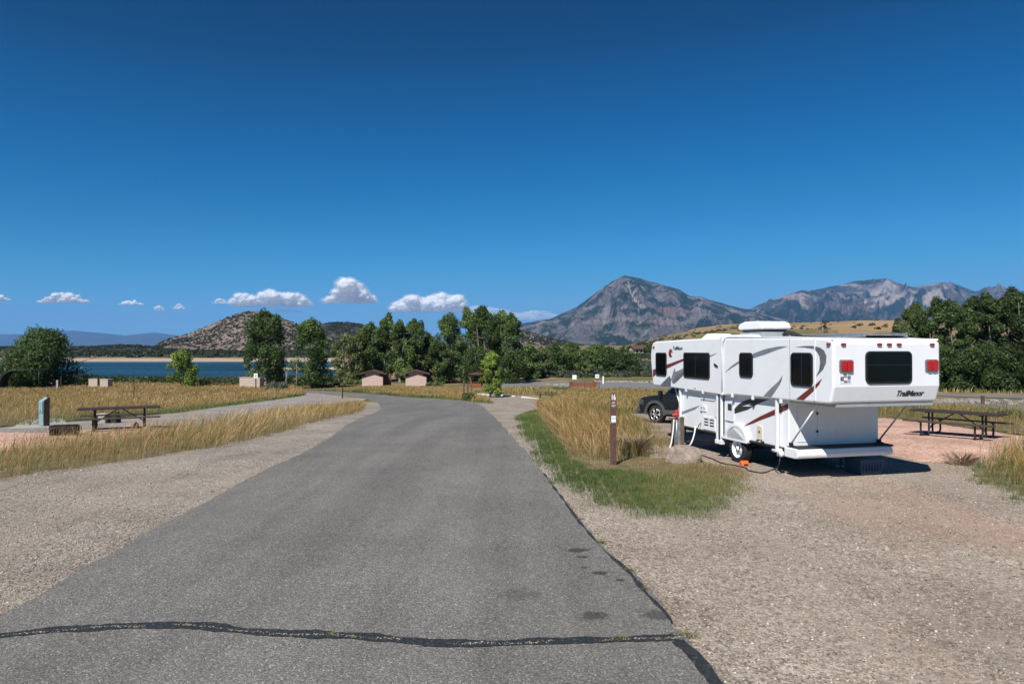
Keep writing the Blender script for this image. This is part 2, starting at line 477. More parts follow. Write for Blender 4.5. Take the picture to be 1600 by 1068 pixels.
class MB:
    def __init__(s): s.v = []; s.f = []; s.sm = []
    def add(s, vs, fs, smooth=False):
        n = len(s.v); s.v += [tuple(p) for p in vs]
        for f in fs: s.f.append(tuple(i + n for i in f)); s.sm.append(smooth)
        return s
    def box(s, x0, x1, y0, y1, z0, z1):
        return s.add([(x0, y0, z0), (x1, y0, z0), (x1, y1, z0), (x0, y1, z0), (x0, y0, z1), (x1, y0, z1), (x1, y1, z1), (x0, y1, z1)],
                     [(0, 3, 2, 1), (4, 5, 6, 7), (0, 1, 5, 4), (1, 2, 6, 5), (2, 3, 7, 6), (3, 0, 4, 7)])
    def prism(s, poly, axis, a, b):
        """poly in the two other axes, extruded along axis from a to b"""
        ar = sum(poly[i][0] * poly[(i + 1) % len(poly)][1] - poly[(i + 1) % len(poly)][0] * poly[i][1] for i in range(len(poly)))
        if ar < 0: poly = poly[::-1]
        def P(p, t):
            if axis == 'x': return (t, p[0], p[1])
            if axis == 'y': return (p[0], t, p[1])
            return (p[0], p[1], t)
        n = len(poly)
        vs = [P(p, a) for p in poly] + [P(p, b) for p in poly]
        fs = [tuple(range(n))[::-1], tuple(range(n, 2 * n))] + [(i, (i + 1) % n, n + (i + 1) % n, n + i) for i in range(n)]
        if (axis == 'y') != (b < a): fs = [f[::-1] for f in fs]
        return s.add(vs, fs)
    def tube(s, pts, r, seg=8, cap=True):
        pts = [Vector(p) for p in pts]
        rr = r if isinstance(r, (list, tuple)) else [r] * len(pts)
        rings = []
        up = None
        for i, p in enumerate(pts):
            d = (pts[min(i + 1, len(pts) - 1)] - pts[max(i - 1, 0)]).normalized()
            if up is None:
                up = Vector((0, 0, 1)) if abs(d.z) < .9 else Vector((1, 0, 0))
            a = d.cross(up).normalized(); b = a.cross(d).normalized(); up = b
            rings.append([p + (a * math.cos(t) + b * math.sin(t)) * rr[i] for t in [2 * math.pi * k / seg for k in range(seg)]])
        vs = [q for ring in rings for q in ring]
        fs = []
        for i in range(len(pts) - 1):
            for k in range(seg):
                fs.append((i * seg + k, (i + 1) * seg + k, (i + 1) * seg + (k + 1) % seg, i * seg + (k + 1) % seg))
        if cap: fs += [tuple(range(seg)), tuple(range((len(pts) - 1) * seg, len(pts) * seg))[::-1]]
        return s.add(vs, fs, True)
    def lathe(s, prof, axis, c, seg=28):
        """prof: list of (radius, offset along axis)"""
        vs = []; fs = []
        for (r, h) in prof:
            for k in range(seg):
                t = 2 * math.pi * k / seg; p = (r * math.cos(t), r * math.sin(t), h)
                if axis == 'x': p = (p[2], p[0], p[1])
                if axis == 'y': p = (p[1], p[2], p[0])
                vs.append((p[0] + c[0], p[1] + c[1], p[2] + c[2]))
        for i in range(len(prof) - 1):
            for k in range(seg):
                fs.append((i * seg + k, i * seg + (k + 1) % seg, (i + 1) * seg + (k + 1) % seg, (i + 1) * seg + k))
        return s.add(vs, fs, True)
    def build(s, name, mat, parent=None, bevel=0, seg=2, fix=True):
        me = bpy.data.meshes.new(name)
        me.from_pydata(s.v, [], s.f)
        if fix:
            bm = bmesh.new(); bm.from_mesh(me)
            bmesh.ops.recalc_face_normals(bm, faces=bm.faces)
            bm.to_mesh(me); bm.free()
        for p, sm in zip(me.polygons, s.sm): p.use_smooth = sm
        me.update()
        o = link(name, me, mat, parent)
        if bevel:
            b = o.modifiers.new('bevel', 'BEVEL'); b.width = bevel; b.segments = seg; b.limit_method = 'ANGLE'; b.angle_limit = R(25)
            b.harden_normals = False
        return o

def rrect(x0, x1, z0, z1, r, n=5):
    out = []
    for (cx, cz, a0) in ((x1 - r, z1 - r, 0), (x0 + r, z1 - r, 90), (x0 + r, z0 + r, 180), (x1 - r, z0 + r, 270)):
        for k in range(n + 1):
            a = R(a0 + 90 * k / n); out.append((cx + r * math.cos(a), cz + r * math.sin(a)))
    return out

def np_mesh(name, verts, faces_flat, counts, mat, colors=None, smooth=False, parent=None):
    me = bpy.data.meshes.new(name)
    me.vertices.add(len(verts)); me.vertices.foreach_set('co', np.asarray(verts, dtype=np.float32).ravel())
    me.loops.add(len(faces_flat)); me.loops.foreach_set('vertex_index', np.asarray(faces_flat, dtype=np.int32))
    me.polygons.add(len(counts))
    st = np.concatenate([[0], np.cumsum(counts)[:-1]]).astype(np.int32)
    me.polygons.foreach_set('loop_start', st)
    me.update(calc_edges=True)
    if colors is not None:
        a = me.color_attributes.new('Col', 'FLOAT_COLOR', 'POINT')
        c = np.ones((len(verts), 4), dtype=np.float32); c[:, :3] = colors
        a.data.foreach_set('color', c.ravel())
    return link(name, me, mat, parent, smooth)

def inside(poly, x, y):
    c = np.zeros(len(x), dtype=bool)
    n = len(poly)
    for i in range(n):
        x1, y1 = poly[i]; x2, y2 = poly[(i + 1) % n]
        if y1 == y2: continue
        c ^= ((y1 > y) != (y2 > y)) & (x < (x2 - x1) * (y - y1) / (y2 - y1) + x1)
    return c

def roughen(poly, step, amp, seed=0):
    out = []
    for i in range(len(poly)):
        a = Vector(poly[i]); b = Vector(poly[(i + 1) % len(poly)])
        L = (b - a).length
        st = max(step, step * .035 * max(a.y, b.y, 1))
        n = max(1, int(L / st)); nn = Vector((-(b - a).y, (b - a).x)).normalized() if L > 0 else Vector((0, 0))
        for k in range(n):
            p = a + (b - a) * k / n
            j = (mnoise.noise(Vector((p.x * 1.1, p.y * 1.1, seed))) + .6 * mnoise.noise(Vector((p.x * 5, p.y * 5, seed + 3)))) * amp * 1.3
            out.append((p.x + nn.x * j, p.y + nn.y * j))
    return out

def inset(poly, d):
    out = []; n = len(poly)
    ar = sum(poly[i][0] * poly[(i + 1) % n][1] - poly[(i + 1) % n][0] * poly[i][1] for i in range(n))
    for i in range(n):
        a, b, c = Vector(poly[i - 1]), Vector(poly[i]), Vector(poly[(i + 1) % n])
        t = ((b - a).normalized() + (c - b).normalized())
        if t.length < .2: out.append(tuple(b)); continue
        t.normalize(); nn = Vector((-t.y, t.x)) * (1 if ar > 0 else -1)
        out.append((b.x + nn.x * d, b.y + nn.y * d))
    return out

def sheet(name, poly, off, mat, spacing=1.0, amp=.05, step=.15, skirt=.035, seed=0, label=None):
    """a ground sheet that follows the terrain a little above it"""
    poly = roughen(poly, step, amp, seed) if amp else list(poly)
    xs = [p[0] for p in poly]; ys = [p[1] for p in poly]
    gx = []; y = min(ys)
    while y < max(ys):
        s = spacing * max(1, y / 30); gxs = np.arange(min(xs), max(xs), s) + s * .37
        gx += [(float(a), y) for a in gxs]; y += s
    pts = np.array(gx)
    keep = inside(poly, pts[:, 0], pts[:, 1]); pts = pts[keep]
    allp = [Vector(p) for p in poly] + [Vector((float(a), float(b))) for a, b in pts]
    n = len(poly)
    r = delaunay_2d_cdt(allp, [], [tuple(range(n))], 1, 1e-5)
    v2, f2 = r[0], r[2]
    X = np.array([p.x for p in v2]); Y = np.array([p.y for p in v2])
    Z = T(X, Y) + off + .0005 * np.maximum(Y - 10, 0)
    verts = [(float(a), float(b), float(c)) for a, b, c in zip(X, Y, Z)]
    faces = []
    for f in f2:
        a, b_, c = [verts[i] for i in f[:3]]
        cr = (b_[0] - a[0]) * (c[1] - a[1]) - (b_[1] - a[1]) * (c[0] - a[0])
        faces.append(tuple(f) if cr > 0 else tuple(f)[::-1])
    if skirt:
        k = len(verts)
        for (x, y) in poly:
            z = Tz(x, y) + off + .0005 * max(y - 10, 0)
            verts += [(x, y, z), (x, y, z - skirt)]
        for i in range(n):
            j = (i + 1) % n
            faces.append((k + 2 * i, k + 2 * j, k + 2 * j + 1, k + 2 * i + 1))
    me = bpy.data.meshes.new(name); me.from_pydata(verts, [], faces); me.update()
    o = link(name, me, mat)
    return tag(o, label, kind='structure')

# ================================================================== THE SETTING
# ---- terrain sheet to the horizon
def build_ground():
    ys = [-40, -30, -22, -15, -10, -6]
    y = -3.0
    while y < 62000:
        ys.append(y); y += max(1.0, y * .022)
    t = np.linspace(-1, 1, 241)
    ys = np.array(ys)
    u = np.sign(t) * (np.abs(t) ** 1.5)
    YY, UU = np.meshgrid(ys, u, indexing='ij')
    half = np.maximum(45, np.abs(YY) * 1.25 + 30)
    XX = UU * half
    ZZ = T(XX, YY)
    # the sheet dips under the finer sheets laid on it
    nx = len(t); ny = len(ys)
    V = np.stack([XX, YY, ZZ], -1).reshape(-1, 3)
    i, j = np.meshgrid(np.arange(ny - 1), np.arange(nx - 1), indexing='ij')
    a = (i * nx + j).ravel()
    F = np.stack([a, a + 1, a + nx + 1, a + nx], -1).ravel()
    o = np_mesh('ground', V, F, np.full(len(a), 4), M['earth'], smooth=True)
    tag(o, kind='structure')
build_ground()

# ---- the reservoir
def water():
    m, nt, b = new_mat('lake_water')
    v = pos(nt)
    b.inputs['Base Color'].default_value = (.008, .035, .05, 1)
    b.inputs['Specular IOR Level'].default_value = .2
    b.inputs['Roughness'].default_value = .22
    b.inputs['IOR'].default_value = 1.33
    p = bump(nt, noise(nt, pos(nt, (.35, 1.1, 1)), .9, 4), .9, 1.2, b)
    rr = ramp(nt, [(.35, .16), (.65, .4)]); nt.links.new(noise(nt, pos(nt, (.004, .02, 1)), 1, 4), rr.inputs[0]); nt.links.new(rr.outputs[0], b.inputs['Roughness'])
    mb = MB(); mb.add([(-1500, 190, -8), (-30, 190, -8), (-120, 720, -8), (-1500, 720, -8)], [(0, 1, 2, 3)])
    tag(mb.build('lake', m, fix=False), kind='structure')
water()

# ---- hills and mountains: ridge outline seen from the road, given a real distance and a real depth
def relief(name, prof, D, front, back, mat, nx=240, ny=90, rough=.1, gully=.25, seed=1, base=0.0, pw=1.25, spread=0.0, label=None, kind='structure', gs=1.0):
    px = np.array([p[0] for p in prof], float); py = np.array([p[1] for p in prof], float)
    h = (545 - py) / F_PX * D + HC - base
    X = (np.linspace(px[0], px[-1], nx) - 800) / F_PX * D
    P = np.interp(X, (px - 800) / F_PX * D, h)
    s = np.concatenate([np.linspace(-1, 0, int(ny * .72)), np.linspace(0, 1, ny - int(ny * .72) + 1)[1:]])
    SS, XX = np.meshgrid(s, X, indexing='ij')
    PP = np.broadcast_to(P, SS.shape)
    dep = np.where(SS < 0, SS * front, SS * back)
    t = np.abs(SS)
    wob = (fbm(XX / (front * .25) + 9, XX * 0 + 3, 3, seed + 5) - .5) * front * .3
    hh = np.maximum(PP, 0) * (1 - t) ** pw
    sc = front * .16 * gs
    rid = fbm(XX / sc + SS * 1.1, dep / (sc * 2.8), 5, seed, True)
    fb = fbm(XX / (sc * .5), dep / (sc * .5), 5, seed + 9)
    amp = np.maximum(PP, 0) * (t * (1 - t) * 4) ** .8
    Z = base + hh + amp * gully * (rid - .62) + np.maximum(PP, 0) * rough * (fb - .5) * np.minimum(1, .12 + t * 3) * (1 - t) ** .5
    Z = Z - t ** 6 * 12 - 2
    YY = D + dep + wob * (t * (1 - t) * 4) * .4
    XXp = XX * (D + dep) / D * (1 + spread * SS)
    V = np.stack([XXp, YY, Z], -1).reshape(-1, 3)
    nyy = len(s)
    i, j = np.meshgrid(np.arange(nyy - 1), np.arange(nx - 1), indexing='ij')
    a = (i * nx + j).ravel()
    Fc = np.stack([a, a + 1, a + nx + 1, a + nx], -1).ravel()
    o = np_mesh(name, V, Fc, np.full(len(a), 4), mat, smooth=True)
    tag(o, label, kind=kind)
    return None, (XXp, YY, Z)

M['mesa'] = rock('scrub_hill', [(.14, .11, .088), (.25, .187, .15), (.33, .26, .215), (.43, .36, .3)], .03, 1.0, veg=(.05, .052, .032), vscale=.07, coord='pos', pts=(.52, .62))
M['mesa_dark'] = rock('dark_scrub_hill', [(.1, .08, .06), (.2, .16, .12), (.28, .22, .17)], .012, 1.0, veg=(.035, .045, .025), vscale=.05, coord='pos', pts=(.38, .55))
M['peak'] = rock('peak_rock', [(.08, .073, .07), (.15, .137, .131), (.23, .208, .2), (.42, .385, .365)], .0032, 1.0, veg=(.022, .04, .022), vscale=.0028, coord='pos',
                 patch=(.24, .14, .14, .6, .5, .4), pts=(.45, .54))
M['range'] = rock('range_rock', [(.06, .055, .05), (.12, .105, .095), (.2, .175, .16), (.42, .38, .35)], .002, 1.0, veg=(.022, .04, .024), vscale=.0016, coord='pos',
                  patch=(.42, .37, .34, .55, .8, .5), pts=(.44, .54))
M['blue_range'] = rock('far_range', [(.03, .04, .04), (.06, .065, .06)], .0006, .5, coord='pos')
M['dry_ridge'] = rock('dry_ridge', [(.24, .16, .085), (.34, .23, .125), (.4, .29, .17)], .02, .5, veg=(.09, .085, .04), vscale=.05, coord='pos', pts=(.64, .76))

RELIEF = {}
RELIEF['cone'] = relief('hill', [(215, 552), (245, 537), (262, 528), (290, 521), (330, 505), (350, 496), (365, 491), (380, 486), (395, 484), (408, 487), (420, 490), (440, 495), (460, 502), (480, 510), (500, 519), (540, 533), (600, 548)],
    1400, 520, 400, M['mesa'], rough=.1, gully=.12, seed=11, base=4, pw=1.15, label=None)[1]
RELIEF['second'] = relief('hill', [(430, 545), (470, 518), (490, 508), (505, 504), (525, 502), (545, 502.5), (575, 507), (600, 515), (650, 530), (720, 545)],
    2100, 600, 500, M['mesa_dark'], rough=.1, gully=.15, seed=23, base=8, pw=.9)[1]
RELIEF['low'] = relief('hill', [(-250, 545), (-120, 538), (0, 540), (60, 544), (110, 545), (150, 539), (185, 536.5), (215, 537), (250, 541), (300, 545), (360, 550)],
    1050, 260, 260, M['mesa_dark'], rough=.25, gully=.2, seed=31, base=2, pw=.8)[1]
RELIEF['brown'] = relief('hill', [(740, 545), (775, 528), (800, 519), (818, 516), (840, 520), (865, 528), (900, 536), (960, 548)],
    1700, 500, 400, M['mesa'], rough=.12, gully=.2, seed=41, base=8, pw=.9)[1]
relief('mountain', [(-700, 530), (-400, 522), (-50, 524), (0, 522), (60, 521), (90, 517.5), (115, 516), (135, 518), (160, 520), (195, 524), (220, 521), (245, 519), (262, 522), (310, 527), (420, 530), (700, 534), (900, 540)],
    26000, 6000, 3000, M['blue_range'], nx=220, ny=40, rough=.03, gully=.1, seed=51, base=10, pw=.8)
relief('mountain', [(640, 540), (700, 528), (760, 518), (815, 505), (862, 497), (880, 488), (900, 479.5), (930, 458), (945, 448), (961, 437), (970, 432.5), (977, 430.3), (988, 432), (1000, 434.5), (1015, 440), (1031, 443.5), (1048, 447.5), (1062, 452), (1072, 459), (1079, 462.5), (1097, 464), (1113, 469), (1127, 472.5), (1140, 477), (1154, 480), (1175, 484), (1200, 492), (1260, 506), (1340, 520), (1500, 540)],
    9000, 4200, 2500, M['peak'], nx=640, ny=320, rough=.22, gully=.62, seed=61, base=20, pw=1.35, gs=.62)
relief('mountain', [(1000, 520), (1100, 503), (1150, 490), (1180, 479), (1200, 470), (1215, 466), (1235, 459.5), (1250, 455), (1262, 456), (1285, 450), (1300, 447), (1320, 444.5), (1330, 440), (1342, 438), (1360, 437), (1381, 435), (1392, 437), (1403, 441.5), (1425, 448), (1440, 446), (1455, 444), (1466, 441), (1477, 440), (1490, 442), (1499, 446), (1512, 451), (1525, 455), (1545, 450), (1560, 447), (1575, 450), (1590, 453), (1640, 462), (1760, 478), (1900, 500)],
    12500, 5200, 3500, M['range'], nx=700, ny=300, rough=.26, gully=.62, seed=73, base=20, pw=1.1, gs=.55)
RELIEF['ridge'] = relief('hill', [(940, 548), (1000, 533), (1030, 525), (1060, 518), (1090, 509), (1130, 504), (1180, 501), (1250, 500.5), (1300, 499), (1350, 497), (1400, 497), (1500, 503), (1650, 515), (1800, 530)],
    640, 300, 260, M['dry_ridge'], nx=260, ny=80, rough=.05, gully=.08, seed=83, base=3, pw=.85)[1]

# pale slide scars and cliffs on the right-hand range
def scars(mat, spots):
    nt = mat.node_tree; b = nt.nodes['Principled BSDF']; c = b.inputs['Base Color'].links[0].from_socket
    v = pos(nt); w_ = noise(nt, v, .0026, 6, .7)
    for (px, py, rx, rz, sl, dep, col, k) in spots:
        X = (px - 800) / F_PX * dep; Z = HC + (545 - py) / F_PX * dep
        sb = N(nt, 'ShaderNodeVectorMath', operation='SUBTRACT'); sb.inputs[1].default_value = (X, 0, Z); nt.links.new(v, sb.inputs[0])
        sp = nt.nodes.new('ShaderNodeSeparateXYZ'); nt.links.new(sb.outputs[0], sp.inputs[0])
        a1 = N(nt, 'ShaderNodeMath', operation='MULTIPLY_ADD'); a1.inputs[1].default_value = -sl; nt.links.new(sp.outputs['Z'], a1.inputs[0]); nt.links.new(sp.outputs['X'], a1.inputs[2])
        cb = nt.nodes.new('ShaderNodeCombineXYZ'); 
        d1 = N(nt, 'ShaderNodeMath', operation='DIVIDE'); d1.inputs[1].default_value = rx / F_PX * dep; nt.links.new(a1.outputs[0], d1.inputs[0])
        d2 = N(nt, 'ShaderNodeMath', operation='DIVIDE'); d2.inputs[1].default_value = rz / F_PX * dep; nt.links.new(sp.outputs['Z'], d2.inputs[0])
        nt.links.new(d1.outputs[0], cb.inputs[0]); nt.links.new(d2.outputs[0], cb.inputs[1])
        ln = N(nt, 'ShaderNodeVectorMath', operation='LENGTH'); nt.links.new(cb.outputs[0], ln.inputs[0])
        ad = N(nt, 'ShaderNodeMath', operation='MULTIPLY_ADD'); ad.inputs[1].default_value = 2.4; nt.links.new(w_, ad.inputs[0]); nt.links.new(ln.outputs['Value'], ad.inputs[2])
        mr = N(nt, 'ShaderNodeMapRange'); mr.inputs['From Min'].default_value = 1.85; mr.inputs['From Max'].default_value = 2.3; mr.inputs['To Min'].default_value = k; mr.inputs['To Max'].default_value = 0; nt.links.new(ad.outputs[0], mr.inputs['Value'])
        c = mixc(nt, mr.outputs[0], c, col)
    nt.links.new(c, b.inputs['Base Color'])
PALE_ROCK = (.46, .39, .35)
scars(M['range'], [(1358, 469, 9, 16, 1.5, 11300, PALE_ROCK, .95), (1386, 474, 13, 18, .9, 11300, PALE_ROCK, .9), (1236, 463, 22, 6, 1.2, 11800, (.42, .33, .29), .8), (1483, 457, 5, 10, -.4, 11600, PALE_ROCK, .85),
                   (1312, 462, 8, 14, .2, 11600, (.34, .29, .28), .7), (1420, 462, 10, 8, -.5, 11600, (.3, .26, .25), .6), (1325, 446, 10, 5, .2, 12300, (.42, .34, .32), .8), (1478, 443, 14, 4, 0, 12300, (.36, .27, .25), .7), (1300, 490, 12, 5, 0, 10300, (.36, .26, .24), .5)])
scars(M['peak'], [(972, 470, 1.5, 26, .3, 8300, (.42, .38, .36), .8), (990, 478, 1.5, 16, -.3, 8200, (.42, .38, .36), .7), (979, 486, 8, 4, 0, 8000, (.45, .4, .38), .6), (1030, 490, 26, 9, .5, 7900, (.27, .18, .17), .7), (935, 505, 40, 4, 0, 7400, (.32, .27, .24), .6), (1010, 510, 40, 4, 0, 7200, (.32, .25, .23), .6), (1133, 490, 6, 4, 0, 8200, PALE_ROCK, .7)])

# ---- gravel, road and the other sheets
def extend(p1, p0, dist):
    """carry the line p1 -> p0 on beyond p0"""
    d = (Vector(p0) - Vector(p1)).normalized(); q = Vector(p0) + d * dist
    return (q.x, q.y)

LEFT_PX = [(0, 962), (62, 931), (114, 898), (193, 858.5), (248, 824), (293, 803), (344.5, 774), (400, 744), (462.6, 714.6), (513.5, 687), (540, 667), (568, 652), (588, 645), (597, 638), (591, 630), (573, 622.5), (545, 618), (510, 615.5), (478, 614)]
TOP_PX = [(470, 610), (520, 611.5), (560, 614.5), (600, 617.5), (672, 623), (720, 626.5), (742, 629.5), (754, 635), (763, 645)]
RIGHT_PX = [(776, 658), (795, 679), (802, 686), (815, 701), (832, 719), (848, 737), (866, 762), (881, 780), (897, 804), (916, 826), (932, 845), (954, 869), (986, 896), (1016, 934), (1043, 958), (1059, 985), (1097, 1023), (1124, 1058)]
left = GP(LEFT_PX); top = GP(TOP_PX); right = GP(RIGHT_PX)
road_poly = [extend(left[3], left[0], 12)] + left + top + right + [extend(right[-6], right[-1], 9)]

BAND_FRONT = [(-260, 850), (-120, 792), (0, 757), (55, 745), (138, 733), (234, 720), (358, 699), (400, 689), (466, 675), (517, 656), (545, 650), (565, 642), (573, 632)]
BAND_BACK = [(540, 634), (480, 645), (400, 656), (300, 668), (200, 682), (120, 692), (0, 703), (-120, 716), (-260, 735)]
BAND_UNDER = [(-260, 805), (-120, 765), (0, 735), (55, 724), (138, 714), (234, 702), (358, 682), (400, 674), (466, 662), (517, 646), (545, 641), (565, 635), (573, 630)]
gravel_poly = [(-30, -8), (-30, 14)] + GP(BAND_UNDER) + GP([(600, 626), (700, 620), (742, 616), (762, 614), (800, 618), (832, 621), (856, 632), (842, 643), (905, 660), (960, 650), (985, 646), (1060, 650), (1200, 654), (1385, 656), (1600, 684), (1900, 720)]) + [(30, 10), (30, -8)]
sheet('gravel_ground', gravel_poly, .012, M['gravel'], 1.0, .12, seed=1)
sheet('road', road_poly, .035, M['asphalt'], 1.0, .055, .08, skirt=.07, seed=2)
sheet('path', GP([(482, 612.5), (475, 617.5), (430, 624), (379, 631), (300, 642.5), (230, 650), (157, 656), (83, 662), (38, 666), (-100, 676), (-100, 714), (0, 705), (120, 694), (200, 684), (300, 670), (400, 658), (480, 647), (540, 636), (560, 628), (573, 624)]), .018, M['path'], 1.0, .1, seed=3)
sheet('pink_gravel_pad', GP([(-100, 686), (0, 677), (60, 678), (110, 674), (150, 672), (215, 664), (262, 664), (262, 677), (200, 686), (120, 696), (0, 706), (-100, 716)]), .028, M['pink'], 1.0, .1, seed=4)
sheet('pink_gravel_pad', GP([(1080, 653), (1200, 653), (1385, 654), (1440, 660), (1500, 668), (1600, 682.5), (1800, 708), (1800, 742), (1600, 724), (1500, 722), (1440, 722), (1390, 712), (1300, 702), (1080, 688)]), .018, M['pink'], 1.0, .15, seed=5)
GREEN_PX = [(811, 651), (817, 668), (827, 688), (842, 712), (856, 732), (861, 752), (880, 757), (901, 763), (920, 778), (936, 790), (955, 795), (977, 798), (1000, 806), (1017, 809), (1053, 810), (1080, 811), (1103, 808), (1112, 798), (1126, 790), (1154, 776), (1169, 755), (1162, 742), (1154, 735), (1103, 727), (1043, 722), (1038, 700), (1046, 690), (1035, 676), (1000, 656), (975, 648), (930, 644), (880, 640), (846, 640), (826, 644)]
green_poly = GP(GREEN_PX)
sheet('turf', inset(green_poly, .45), .018, M['turf_soil'], .8, .22, seed=6)
dirt_poly = GP([(900, 722), (960, 720), (1040, 716), (1080, 728), (1060, 738), (1000, 740), (960, 735), (920, 737)])
sheet('bare_soil', dirt_poly, .026, M['straw_soil'], .6, .1, seed=7)
band_poly = GP(BAND_FRONT + BAND_BACK)
sheet('turf', inset(band_poly, .45), .016, M['straw_soil'], 1.0, .2, seed=8)
edge_poly = GP([(1475, 733), (1500, 724), (1550, 716), (1600, 712), (1800, 730), (1800, 840), (1600, 797), (1570, 786), (1550, 773), (1520, 762), (1491, 752)])
sheet('turf', inset(edge_poly, .5), .022, M['turf_soil'], .8, .22, seed=9)
ROADF = [(770, 601), (800, 599), (860, 596.6), (940, 597.6), (1020, 598.8), (1120, 603), (1250, 612), (1380, 622), (1436, 628), (1500, 631), (1600, 634), (1800, 642), (1800, 668), (1600, 648), (1500, 641), (1436, 636), (1380, 631), (1250, 620), (1120, 612.5), (1020, 609), (940, 608.5), (895, 607.5), (860, 604.5), (800, 605.5), (770, 606)]
sheet('road', GP(ROADF), .06, M['far_asphalt'], 2.0, .2, .5, seed=10)
sheet('road', GP([(1300, 608), (1400, 613), (1470, 615.5), (1600, 618.5), (1800, 623), (1800, 629), (1600, 623), (1470, 619), (1400, 616), (1300, 611)]), .06, M['far_asphalt'], 2.0, .2, .5, seed=11)

# ---- tar seams
def strip(name, pts_px, w, off, mat, jit=.25, seed=0):
    pts = [Vector(G(*p)) for p in pts_px]
    den = []
    for a, b in zip(pts[:-1], pts[1:]):
        n = max(2, int((b - a).length / .04))
        den += [a + (b - a) * k / n for k in range(n)]
    den.append(pts[-1])
    den = [sum(den[max(0, i - 5):i + 6], Vector((0, 0))) / len(den[max(0, i - 5):i + 6]) for i in range(len(den))]
    vs = []; fs = []
    for i, p in enumerate(den):
        d = (den[min(i + 1, len(den) - 1)] - den[max(i - 1, 0)]).normalized(); nn = Vector((-d.y, d.x))
        ww = w(i / len(den)) if callable(w) else w
        for s_ in (-1, 1):
            q = p + nn * s_ * ww * .5 * (1 + jit * (mnoise.noise(Vector((p.x * 3, p.y * 3, seed + s_ * 7))) + .5 * mnoise.noise(Vector((p.x * 17, p.y * 17, seed + s_)))))
            vs.append((q.x, q.y, Tz(q.x, q.y) + off))
    for i in range(len(den) - 1): fs.append((2 * i, 2 * i + 2, 2 * i + 3, 2 * i + 1))
    me = bpy.data.meshes.new(name); me.from_pydata(vs, [], fs); me.update()
    o = link(name, me, mat)
    bm = bmesh.new(); bm.from_mesh(me); bmesh.ops.recalc_face_normals(bm, faces=bm.faces)
    if sum(f.normal.z for f in bm.faces) < 0: bmesh.ops.reverse_faces(bm, faces=bm.faces)
    bm.to_mesh(me); bm.free()
    return tag(o, kind='structure')
strip('tar_seam', [(-90, 1006), (0, 999), (60, 993), (138, 986), (200, 983.5), (282, 981.5), (331, 984), (379, 992), (430, 995), (537, 998), (619, 1004), (666, 1011), (720, 1011.5), (800, 1010.5), (881, 1006.6), (960, 1005), (1030, 1003), (1060, 999), (1076, 999)], lambda t: .155 - .06 * abs(t - .35) + .03 * math.sin(t * 23) * math.sin(t * 61), .041, M['tar'], .55, 1)
strip('tar_seam', [(1040, 1001), (1070, 1012), (1090, 1036), (1112, 1066), (1150, 1120)], .12, .0445, M['tar'], .35, 2)
strip('edge_crack', [(848, 740), (866, 765), (880, 783), (896, 807), (914, 829), (930, 848), (951, 871), (983, 898), (1012, 936), (1039, 960), (1054, 984)], lambda t: max(.004, .07 * mnoise.noise(Vector((t * 16, 3.3, 0))) + .03), .043, M['tar'], 1.0, 6)
strip('tar_seam', [(588, 645), (640, 645.3), (700, 646), (766, 646.6)], .07, .045, M['tar'], .5, 3)
strip('tar_seam', [(600, 616), (640, 620), (668, 626)], .08, .05, M['tar'], .5, 4)
strip('tar_seam', [(690, 635), (730, 641), (768, 645)], .04, .05, M['tar'], .5, 5)

